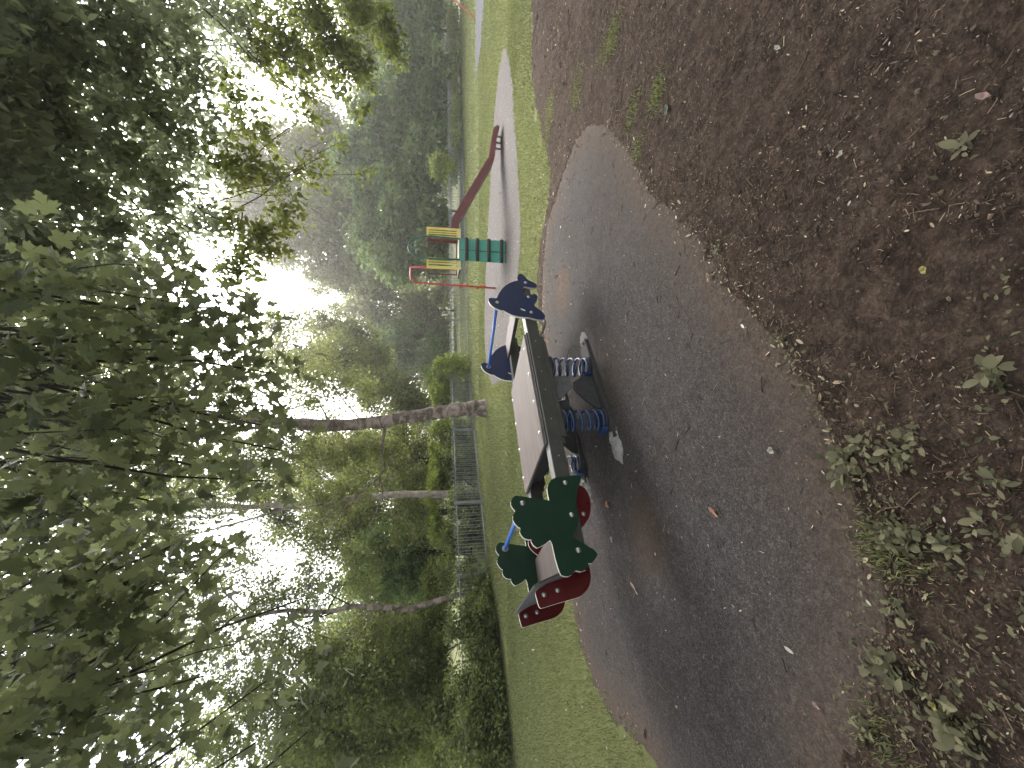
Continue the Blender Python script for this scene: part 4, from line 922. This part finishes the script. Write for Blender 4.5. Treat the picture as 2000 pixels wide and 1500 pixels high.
wtree('woodland_tree', 'dense olive green tree filling the left edge behind the ivy covered fence', 12.5, [(900, 1400), (800, 1400), (700, 1385), (600, 1370), (500, 1370)], [0.06, 0.06, 0.055, 0.05, 0.03], M['barkdark'],
      [(560, 1380, 0, 70, 70, 1800), (640, 1380, 0, 70, 70, 2400), (720, 1350, 0, 70, 70, 2400), (790, 1330, 0, 60, 60, 2200), (650, 1470, 0, 80, 60, 2400), (740, 1460, 0, 70, 60, 2400), (820, 1430, 0.5, 40, 60, 1400), (560, 1470, 0, 70, 60, 1500), (480, 1430, 0, 60, 70, 1100), (800, 1250, 1, 50, 50, 1600), (470, 1340, 0, 50, 50, 700), (400, 1450, 0, 60, 60, 800), (850, 1390, -0.5, 35, 50, 1500), (885, 1400, -0.6, 25, 50, 1200)], M['wood'], 0.095)
wtree('woodland_tree', 'shadowy blue green tree in the gap between the two thin trunks behind the fence', 20, [(880, 1080), (820, 1080), (760, 1085), (700, 1090)], [0.14, 0.12, 0.10, 0.06], M['barkdark'],
      [(770, 1080, 0, 50, 55, 1800), (820, 1090, 0, 45, 50, 1800), (720, 1060, 0, 45, 60, 1600), (830, 1150, 0, 40, 45, 1500), (780, 1130, 0, 40, 50, 1500), (690, 1150, 0, 40, 60, 1200)], M['darkleaf'], 0.13)
wtree('woodland_tree', 'yellowish tree high behind the bright shrub left of the lawn tree trunk', 22, [(870, 900), (800, 900), (700, 890), (600, 880)], [0.18, 0.15, 0.12, 0.06], M['barkdark'],
      [(700, 900, 0, 50, 60, 2000), (760, 880, 0, 50, 60, 2000), (640, 860, 0, 50, 60, 1600), (800, 940, 0, 40, 50, 1500), (770, 770, 2, 45, 45, 1500), (720, 750, 2, 40, 40, 900), (820, 800, 2, 30, 45, 1200), (590, 920, 0, 50, 60, 1300)], M['birch'], 0.14)

wtree('woodland_tree', 'broad leafy tree filling the background behind the pale straight trunk', 27, [(872, 1000), (800, 1000), (700, 1010), (600, 1010)], [0.18, 0.15, 0.12, 0.06], M['barkdark'],
      [(x, y, rng.normal() * 1.5, 48, 55, 1700) for x in (840, 770, 700) for y in (880, 960, 1040)] + [(630, 900, 0, 45, 55, 1300), (640, 1000, 0, 45, 55, 1300)], M['birch'], 0.16)
wtree('woodland_tree', 'broad leafy tree filling the background behind the crooked trunk', 24, [(875, 1240), (800, 1240), (700, 1230), (640, 1230)], [0.18, 0.15, 0.12, 0.06], M['barkdark'],
      [(x, y, rng.normal() * 1.5, 48, 60, 1700) for x in (840, 770, 700) for y in (1140, 1220, 1310)] + [(650, 1260, 0, 45, 60, 1200), (640, 1340, 0, 45, 60, 1300)], M['wood'], 0.15)
wtree('woodland_tree', 'leafy tree at the extreme left deep behind the ivy covered fence', 18, [(878, 1440), (800, 1440), (700, 1430), (600, 1430)], [0.18, 0.15, 0.12, 0.06], M['barkdark'],
      [(x, y, rng.normal() * 1.2, 50, 60, 1700) for x in (830, 760, 690, 620) for y in (1390, 1480)], M['birch'], 0.13)
# shrubs behind the left fence
def bush(name, label, clumps, mat, size, group, stem=True, opt=None, shape=DIAMOND, cat='bush', bark=None):
    c0 = np.mean([c[0] for c in clumps], axis=0); b = np.array([c0[0], c0[1], 0.0]); root = empty(name, tuple(b)); tag(root, label, cat, group)
    m = MB()
    for c, r, n in clumps[:7]: branch_to(m, (rng.normal() * 0.1, rng.normal() * 0.1, -0.02), np.asarray(c) - b, 0.035, 0.008, 3)
    m.build('stems', bark or M['twig'], root)
    leaves('foliage', mat, [(np.asarray(c) - b, r, n) for c, r, n in clumps], size, shape, parent=root, **(opt or dict(sub=28, spread=0.2)))
    return root
G1 = 'shrubs along the fence'
bush('laurel_bush', 'bright yellow green rounded shrub behind the railing right of the lawn tree', [px_clump(858, 735, 21.8, 22, 30, 2600), px_clump(890, 720, 21.6, 25, 28, 1800), px_clump(862, 775, 21.0, 24, 25, 1800), px_clump(895, 760, 21.2, 22, 30, 1500)], M['hedge'], 0.13, G1)
bush('laurel_bush', 'smaller bright shrub peeping out left of the lawn tree trunk', [px_clump(856, 838, 20, 20, 16, 1100), px_clump(885, 830, 20, 22, 18, 900)], M['hedge'], 0.12, G1)
bush('bramble_bush', 'dark tangled shrub behind the railing just left of the lawn tree', [px_clump(892, 860, 19.5, 26, 30, 1600), px_clump(905, 900, 18, 30, 34, 1900), px_clump(880, 930, 18, 28, 34, 1700)], M['ivy'], 0.10, G1)
bush('ivy_bush', 'ivy shrub with yellow green top behind the second railing panel left of the lawn tree', [px_clump(848, 890, 18.5, 12, 30, 800), px_clump(845, 960, 17.5, 14, 36, 1000), px_clump(850, 1030, 17, 14, 34, 900)], M['hedge'], 0.10, G1)
bush('bramble_bush', 'dark undergrowth behind the railing near the pale trunk', [px_clump(900, 985, 16, 34, 40, 2200), px_clump(920, 1030, 15, 34, 36, 2000), px_clump(885, 1050, 16, 25, 36, 1600)], M['ivy'], 0.09, G1)
bush('ivy_bush', 'ivy heaped over the railing at the crooked trunk', [px_clump(905, 1130, 12.6, 35, 45, 1430), px_clump(945, 1150, 12.0, 30, 45, 1210), px_clump(870, 1110, 13.5, 28, 34, 770)], M['ivy'], 0.075, G1)
bush('ivy_bush', 'ivy growing through the railing at the left part of the fence', [px_clump(915, 1230, 10.8, 42, 45, 1650), px_clump(950, 1260, 10.4, 32, 50, 1540), px_clump(930, 1320, 9.9, 48, 45, 1760), px_clump(935, 1190, 11.1, 36, 40, 1320)], M['ivy'], 0.07, G1)
bush('ivy_bush', 'ivy covering the railing at the extreme left', [px_clump(935, 1400, 9.2, 55, 50, 1980), px_clump(970, 1430, 8.95, 38, 50, 1650), px_clump(945, 1480, 8.6, 60, 45, 1870), px_clump(895, 1470, 9.2, 30, 40, 770), px_clump(960, 1360, 9.4, 36, 45, 1430)], M['ivy'], 0.065, G1)
bush('bramble_bush', 'yellow green shrub between crooked trunk and dense olive tree', [px_clump(850, 1130, 15, 25, 36, 1200), px_clump(840, 1220, 14, 30, 40, 1700), px_clump(850, 1280, 13, 28, 40, 1700), px_clump(830, 1330, 13, 28, 36, 1400)], M['olive'], 0.09, G1)

# far side: bushes and trees beyond the right fence
G2 = 'bushes beyond the right hand fence'
def far_tree(name, label, Y, cl, mat, size, group, bark=None, trunkpx=None, opt=None):
    clumps = [px_clump(x, y, Y + dy, rv, rh, n) for x, y, dy, rv, rh, n in cl]
    c0 = np.mean([c[0] for c in clumps], axis=0); top = max(c[0][2] for c in clumps)
    b = np.array([c0[0], Y, 0.0]); bark = bark or M['barkdark']
    if trunkpx: b[0] = at(862, trunkpx, Y)[0]
    path = [b + (0, 0, -0.05), b + (0.1, 0, top * 0.3), b + (-0.1, 0.1, top * 0.6), b + (0.1, 0, top * 0.9)]
    tree(name, label, b, path, [0.12, 0.10, 0.08, 0.04], bark, group, (), [('crown', mat, clumps, size, opt or dict(sub=40, spread=0.17))], [(path[2], c[0], 0.08, 2) for c in clumps[:8]])
far_tree('dense_tree', 'dark green bush mass behind the railing directly above the slide platform', 31, [(820, 480, 0, 40, 50, 2600), (770, 500, 0, 45, 50, 2600), (730, 470, 2, 40, 50, 2200), (850, 440, -1, 30, 50, 2200), (790, 420, 0, 45, 50, 2600), (850, 510, 0, 25, 40, 1400)], M['darkleaf'], 0.30, G2)
far_tree('dense_tree', 'dark green bush mass behind the railing above the end of the chute', 31, [(820, 330, 0, 45, 55, 2600), (760, 340, 1, 45, 55, 2600), (720, 380, 2, 40, 50, 2000), (850, 300, -1, 30, 50, 2000), (740, 290, 1, 45, 50, 2200), (690, 320, 2, 40, 50, 1800)], M['darkleaf'], 0.30, G2)
far_tree('dense_tree', 'very dark bush behind the railing right of the chute end', 31, [(830, 220, 0, 40, 55, 2400), (780, 210, 0, 45, 55, 2600), (730, 220, 1, 40, 50, 2000), (850, 160, 0, 28, 50, 1800), (790, 150, 0, 45, 50, 2400)], M['darkleaf'], 0.30, G2)
far_tree('dense_tree', 'very dark bush behind the railing at the right edge by the swing leg', 33, [(830, 90, 0, 40, 55, 2400), (780, 70, 0, 45, 55, 2400), (840, 20, 0, 35, 50, 2000), (790, 0, 0, 50, 55, 2400), (730, 20, 0, 50, 60, 2400), (720, 110, 1, 45, 50, 1800)], M['darkleaf'], 0.24, G2)
far_tree('willow_tree', 'tall misty grey green tree rising behind the dark bushes', 42, [(660, 470, 0, 60, 70, 2800), (590, 420, 0, 65, 70, 2800), (530, 380, 0, 60, 60, 2200), (500, 330, 0, 50, 60, 1800), (620, 330, 0, 65, 65, 2600), (690, 390, 0, 50, 60, 2200), (560, 480, 0, 55, 50, 1800), (640, 540, 0, 50, 40, 1500), (700, 530, 0, 45, 50, 2000), (480, 400, 0, 40, 50, 1100), (700, 300, 0, 50, 50, 1500), (560, 280, 0, 55, 45, 1500), (470, 290, 0, 35, 45, 1200), (510, 440, 0, 40, 50, 1300), (640, 400, -2, 60, 70, 2200), (640, 250, 0, 50, 50, 1800)], M['pale'], 0.30, 'tall trees in the distance')
far_tree('conifer_tree', 'feathery grey green tree behind the red pole of the slide', 50, [(760, 600, 0, 55, 45, 2400), (820, 590, 0, 45, 45, 2200), (700, 610, 0, 45, 40, 1500), (840, 640, 0, 35, 45, 2000), (790, 660, 0, 50, 40, 2200), (740, 650, 1, 40, 40, 1500), (860, 560, 0, 20, 40, 1200), (690, 560, 0, 40, 45, 1300), (670, 650, 0, 40, 40, 900), (720, 560, -2, 40, 50, 1800), (750, 540, -2, 40, 40, 1500)], M['pale'], 0.26, 'tall trees in the distance')
far_tree('conifer_tree', 'dark tree just right of the bright yellow green shrub', 47, [(820, 700, 0, 45, 45, 2200), (860, 680, -1, 22, 45, 1600), (770, 720, 0, 45, 40, 1800), (850, 720, 0, 30, 40, 1600), (720, 700, 1, 40, 40, 1000), (800, 770, 0, 40, 40, 1500), (790, 660, -2, 40, 40, 1600), (840, 680, -3, 30, 40, 1600), (760, 690, -3, 40, 40, 1300)], M['darkleaf'], 0.24, 'tall trees in the distance')
bush('copper_bush', 'brown leaved patch of bush between the dark trees beyond the fence', [px_clump(820, 655, 46, 14, 22, 700), px_clump(835, 670, 46, 10, 18, 400)], M['brownleaf'], 0.22, None)
bush('bramble_bush', 'light green bush beside the railing behind the chute', [px_clump(857, 325, 26.8, 16, 22, 700), px_clump(878, 340, 26.6, 14, 26, 500)], M['hedge'], 0.15, G2)
bush('bramble_bush', 'low green weeds behind the railing near the swing', [px_clump(885, 60, 32, 12, 60, 900), px_clump(888, 150, 30, 12, 60, 900), px_clump(888, 230, 28.4, 12, 50, 900), px_clump(890, 290, 27.4, 11, 40, 600)], M['wood'], 0.15, G2)
far_tree('woodland_tree', 'sunlit thin foliage tree right of the lawn tree crown, against the brightest sky', 26, [(650, 690, 0, 45, 45, 1200), (690, 720, 0, 40, 40, 1500), (600, 700, 0, 50, 45, 1000), (740, 760, 0, 45, 45, 1500), (620, 640, 3, 35, 40, 600), (560, 640, 0, 40, 40, 450), (700, 660, 3, 40, 40, 1100), (730, 700, 2, 40, 40, 1400), (520, 690, 0, 50, 50, 700), (660, 630, 4, 35, 35, 700)], M['birch'], 0.17, 'tall trees in the distance', M['bark'], 742)

def far_wood():
    cl = []
    for x in np.arange(-62, 75, 5.0):
        top = 9 + 3 * math.sin(x * 0.35) + (4 if x > 8 else 0)
        for z in np.arange(1.2, top, 3.2): cl.append(((x + rng.normal() * 1.2, 70 + rng.normal() * 2, z), (4.0, 2.5, 2.6), 1500))
    for y in np.arange(14, 58, 5.0):
        for z in np.arange(1.2, 9 + 2 * math.sin(y), 3.2): cl.append(((-34 + rng.normal() * 2 - y * 0.15, y, z), (2.5, 4.0, 2.6), 1300))
    o = leaves('distant_woodland', M['wood'], cl, 0.42, sub=30, spread=0.2); o['kind'] = 'stuff'
far_wood()
# overhead tree on the right
def over_right():
    base = np.array([6.8, 1.2, 0.0]); path = [base + (0, 0, -0.05), base + (0, 0, 1.5), base + (-0.1, 0.1, 3.2), base + (-0.5, 0.5, 5.0), base + (-0.9, 1.0, 7.5), base + (-1.2, 1.5, 10)]
    spec = []
    for x, y, Y, rv, rh, n in [(60, 60, 4.2, 90, 90, 1600), (60, 200, 4.2, 90, 90, 1800), (80, 340, 4.4, 90, 90, 1500), (200, 60, 4.8, 90, 90, 1500), (200, 180, 5.0, 90, 90, 1700), (230, 310, 5.0, 80, 90, 1300), (320, 60, 5.6, 80, 90, 1300), (330, 180, 5.8, 80, 80, 1100), (330, 300, 6.0, 70, 80, 900), (420, 30, 6.4, 70, 80, 900), (280, 420, 5.6, 80, 80, 900), (130, 450, 4.8, 90, 80, 1100), (400, 420, 6.6, 60, 70, 520), (-60, 100, 3.6, 90, 120, 1500), (-60, 330, 3.6, 90, 120, 1500), (40, 480, 4.2, 80, 70, 900), (430, 330, 6.8, 50, 60, 420)]:
        spec.append(px_clump(x, y, Y, rv, rh, n))
    low = []
    for x, y, Y, rv, rh, n in [(520, 40, 7.5, 60, 60, 700), (600, 30, 8.5, 60, 60, 900), (680, 20, 9.5, 60, 60, 1000), (650, 100, 9, 55, 45, 900), (740, 50, 10, 40, 50, 650), (560, 120, 8, 55, 40, 380), (700, 130, 9, 40, 30, 280), (770, 100, 10.2, 25, 35, 260)]:
        low.append(px_clump(x, y, Y, rv, rh, n))
    tips = []
    for x, y, Y, rv, rh, n in [(480, 250, 6.5, 45, 50, 260), (520, 330, 6.6, 45, 45, 220), (560, 430, 6.6, 40, 40, 200), (600, 330, 6.8, 40, 30, 110), (450, 320, 6.2, 45, 50, 300), (610, 130, 7.5, 40, 40, 260), (530, 480, 6.5, 50, 30, 220), (600, 230, 6.5, 40, 22, 70), (640, 170, 7, 40, 20, 90), (700, 220, 6.8, 34, 16, 45), (480, 450, 6.2, 50, 40, 220), (560, 380, 6.4, 40, 14, 40), (540, 620, 6.5, 30, 14, 25), (470, 520, 6, 50, 40, 240), (700, 340, 6.8, 30, 14, 22), (450, 180, 6.4, 40, 40, 160), (500, 100, 7, 40, 50, 300), (570, 190, 7, 40, 30, 120), (660, 280, 7, 40, 14, 40), (620, 310, 6.6, 40, 12, 30)]:
        tips.append(px_clump(x, y, Y, rv, rh, n))
    back = [((x, y, z), (1.6, 1.6, 1.0), 700) for x in (3, 5.5, 8) for y in (-2, 0.5, 2.5) for z in (6.0, 8.5)]  # crown leaves above the frame, added to darken the near ground
    hub = [path[3], path[4], path[2]]
    tw = [(hub[i % 2] + rng.normal(size=3) * 0.2, c[0], 0.045, 4) for i, c in enumerate(spec)] + [(min(spec, key=lambda q: np.linalg.norm(q[0] - c[0]))[0] + rng.normal(size=3) * 0.25, c[0], 0.011, 3) for c in low + tips]
    tree('overhanging_tree', 'tree with dense small oval leaves hanging over the top right', base, path, [0.34, 0.27, 0.25, 0.22, 0.16, 0.08], M['barkdark'], None, (),
         [('crown', M['over'], spec, 0.095, dict(shape=OVAL, sub=34, spread=0.2, droop=0.55)), ('low_foliage', M['olive'], low + tips, 0.105, dict(shape=OVAL, sub=22, spread=0.22, droop=0.5)), ('shade_crown', M['over'], back, 0.16, dict(shape=OVAL, sub=14))], tw)
over_right()
# overhead maple on the left
def over_maple():
    base = np.array([-4.2, -0.6, 0.0]); path = [base + (0, 0, -0.05), base + (0.05, 0, 1.4), base + (0.1, 0.1, 3.0), base + (0.5, 0.4, 4.6), base + (0.9, 0.7, 6.8), base + (1.1, 0.8, 9.5)]
    cl = []
    for x, y, Y, rv, rh, n in [
        (230, 600, 2.3, 80, 60, 95), (330, 590, 2.5, 70, 60, 95), (430, 600, 2.5, 60, 50, 60), (150, 660, 2.2, 80, 70, 100), (270, 690, 2.4, 70, 60, 90), (390, 690, 2.5, 65, 55, 90), (480, 690, 2.6, 55, 50, 60), (540, 730, 2.7, 35, 40, 32),
        (70, 560, 2.0, 80, 70, 90), (60, 700, 2.0, 80, 70, 100), (180, 790, 2.2, 80, 60, 95), (300, 790, 2.4, 70, 55, 85), (420, 800, 2.5, 60, 50, 70), (510, 830, 2.6, 50, 40, 45), (550, 880, 2.7, 30, 35, 24),
        (60, 850, 2.0, 80, 80, 90), (190, 900, 2.2, 80, 60, 80), (320, 880, 2.4, 70, 55, 70), (430, 920, 2.5, 60, 50, 50), (520, 940, 2.6, 40, 40, 30),
        (60, 1010, 2.0, 70, 80, 75), (110, 1110, 2.1, 80, 80, 110), (220, 1100, 2.2, 70, 60, 80), (310, 1140, 2.3, 60, 50, 60), (350, 1060, 2.4, 40, 40, 30), (330, 1200, 2.3, 50, 50, 45), (60, 1250, 2.0, 80, 90, 120), (170, 1240, 2.1, 80, 70, 110), (240, 1330, 2.1, 70, 60, 70), (80, 1380, 2.0, 80, 80, 120), (190, 1440, 2.1, 70, 70, 90), (60, 1480, 1.9, 80, 80, 100), (400, 1320, 2.3, 40, 40, 24), (520, 1330, 2.4, 40, 40, 26), (600, 1430, 2.4, 50, 40, 34), (500, 1450, 2.3, 50, 50, 36), (590, 1170, 2.5, 30, 30, 12), (330, 1480, 2.1, 60, 50, 50), (340, 990, 2.5, 40, 30, 26)]:
        cl.append(px_clump(x, y, Y, rv * 1.25, rh * 1.25, int(n * 0.9), 0.6))
    back = [((x, y, z), (1.5, 1.5, 0.9), 600) for x in (-6, -3.5, -1.2, 1.2) for y in (-3, -0.6, 1.6) for z in (5.2, 7.5)]  # leaves mostly out of view overhead, added to shade the foreground
    mid = [px_clump(x + rng.normal() * 15, y + rng.normal() * 15, 6.2 + rng.normal() * 0.5, 75, 80, n) for x, n in ((30, 320), (130, 260), (230, 180), (320, 110)) for y in range(560, 1500, 95)]
    h1, h2 = np.array([-1.6, 1.6, 4.4]), np.array([0.3, 1.8, 4.3]); h3 = np.array([-2.6, 1.4, 4.0])
    limbs = [([path[3], base + (1.4, 1.2, 5.0), h1 + (0, 0, 0.6), h1], 0.14, 0.05), ([path[3], base + (2.2, 1.2, 5.6), np.array([-0.6, 1.5, 5.0]), h2], 0.13, 0.045), ([path[2], base + (0.9, 1.0, 4.0), h3], 0.12, 0.045)]
    tw = []
    for c in cl + mid[::3]:
        h = min((h1, h2, h3), key=lambda q: np.linalg.norm(q - c[0])); tw.append((h, c[0], 0.017, 5))
    tree('maple_tree', 'maple with large lobed leaves drooping into the top left of the view', base, path, [0.36, 0.29, 0.26, 0.22, 0.15, 0.07], M['barkdark'], None, limbs,
         [('crown', M['maple'], cl, 0.078, dict(shape=MAPLE, sub=24, spread=0.42, droop=0.75, flat=0.6)), ('mid_crown', M['maple'], mid, 0.125, dict(shape=MAPLE, sub=22, spread=0.22, droop=0.6)), ('shade_crown', M['maple'], back, 0.14, dict(shape=MAPLE, sub=30))], tw)
over_maple()

# ------------------------------------------------------------------ haze over the far trees, also added to imitate lens glare near the sun
def haze():
    o = MB().box((-90, -30, -1), (110, 90, 30)).build('haze', M['turf']); o['kind'] = 'stuff'
    m = bpy.data.materials.new('air'); m.use_nodes = True; n = m.node_tree; n.nodes.clear()
    out = n.nodes.new('ShaderNodeOutputMaterial'); p = n.nodes.new('ShaderNodeVolumePrincipled')
    p.inputs['Color'].default_value = (1.0, 0.98, 0.94, 1); p.inputs['Density'].default_value = HAZE; p.inputs['Anisotropy'].default_value = 0.7
    n.links.new(p.outputs[0], out.inputs['Volume']); o.data.materials[0] = m
HAZE = 0.0019
haze()
# ------------------------------------------------------------------ sky, sun, camera
w = bpy.data.worlds.new('World'); scene.world = w; w.use_nodes = True; nt = w.node_tree
SUN_EL, SUN_AZ = R(42), R(18)          # azimuth to the right of straight ahead (+Y)
sky = nt.nodes.new('ShaderNodeTexSky'); sky.sky_type = 'NISHITA'; sky.sun_disc = False
sky.sun_elevation = SUN_EL; sky.sun_rotation = SUN_AZ; sky.dust_density = 4.0; sky.air_density = 1.0
hs = nt.nodes.new('ShaderNodeHueSaturation'); hs.inputs['Saturation'].default_value = 0.25
nt.links.new(sky.outputs[0], hs.inputs['Color']); bg = nt.nodes['Background']; nt.links.new(hs.outputs[0], bg.inputs['Color']); bg.inputs['Strength'].default_value = 0.15
sl = bpy.data.lights.new('Sun', 'SUN'); sl.energy = 1.3; sl.angle = R(40); sl.color = (1.0, 0.95, 0.87)
so = bpy.data.objects.new('Sun', sl); COL.objects.link(so)
d = Vector((math.sin(SUN_AZ) * math.cos(SUN_EL), math.cos(SUN_AZ) * math.cos(SUN_EL), math.sin(SUN_EL)))
so.rotation_euler = d.to_track_quat('Z', 'Y').to_euler(); so.location = (4, 20, 25)

cam = bpy.data.cameras.new('Camera'); co = bpy.data.objects.new('Camera', cam); COL.objects.link(co)
cam.sensor_fit = 'HORIZONTAL'; cam.sensor_width = 36.0; cam.lens = F / 2000 * 36.0; cam.clip_start = 0.05; cam.clip_end = 600
# a phone held upright, the picture lying on its side: image right is world down
co.matrix_world = Matrix(((0, 1, 0, 0), (-S_, 0, -C_, 0), (-C_, 0, S_, EYE), (0, 0, 0, 1)))
scene.camera = co
vs = scene.view_settings; vs.view_transform = 'Standard'; vs.look = 'None'; vs.exposure = 2.0; vs.gamma = 1.0
scene.render.resolution_x, scene.render.resolution_y = 1024, 768
scene.cycles.max_bounces = 5; scene.cycles.diffuse_bounces = 3; scene.cycles.glossy_bounces = 2; scene.cycles.transmission_bounces = 4; scene.cycles.use_denoising = True
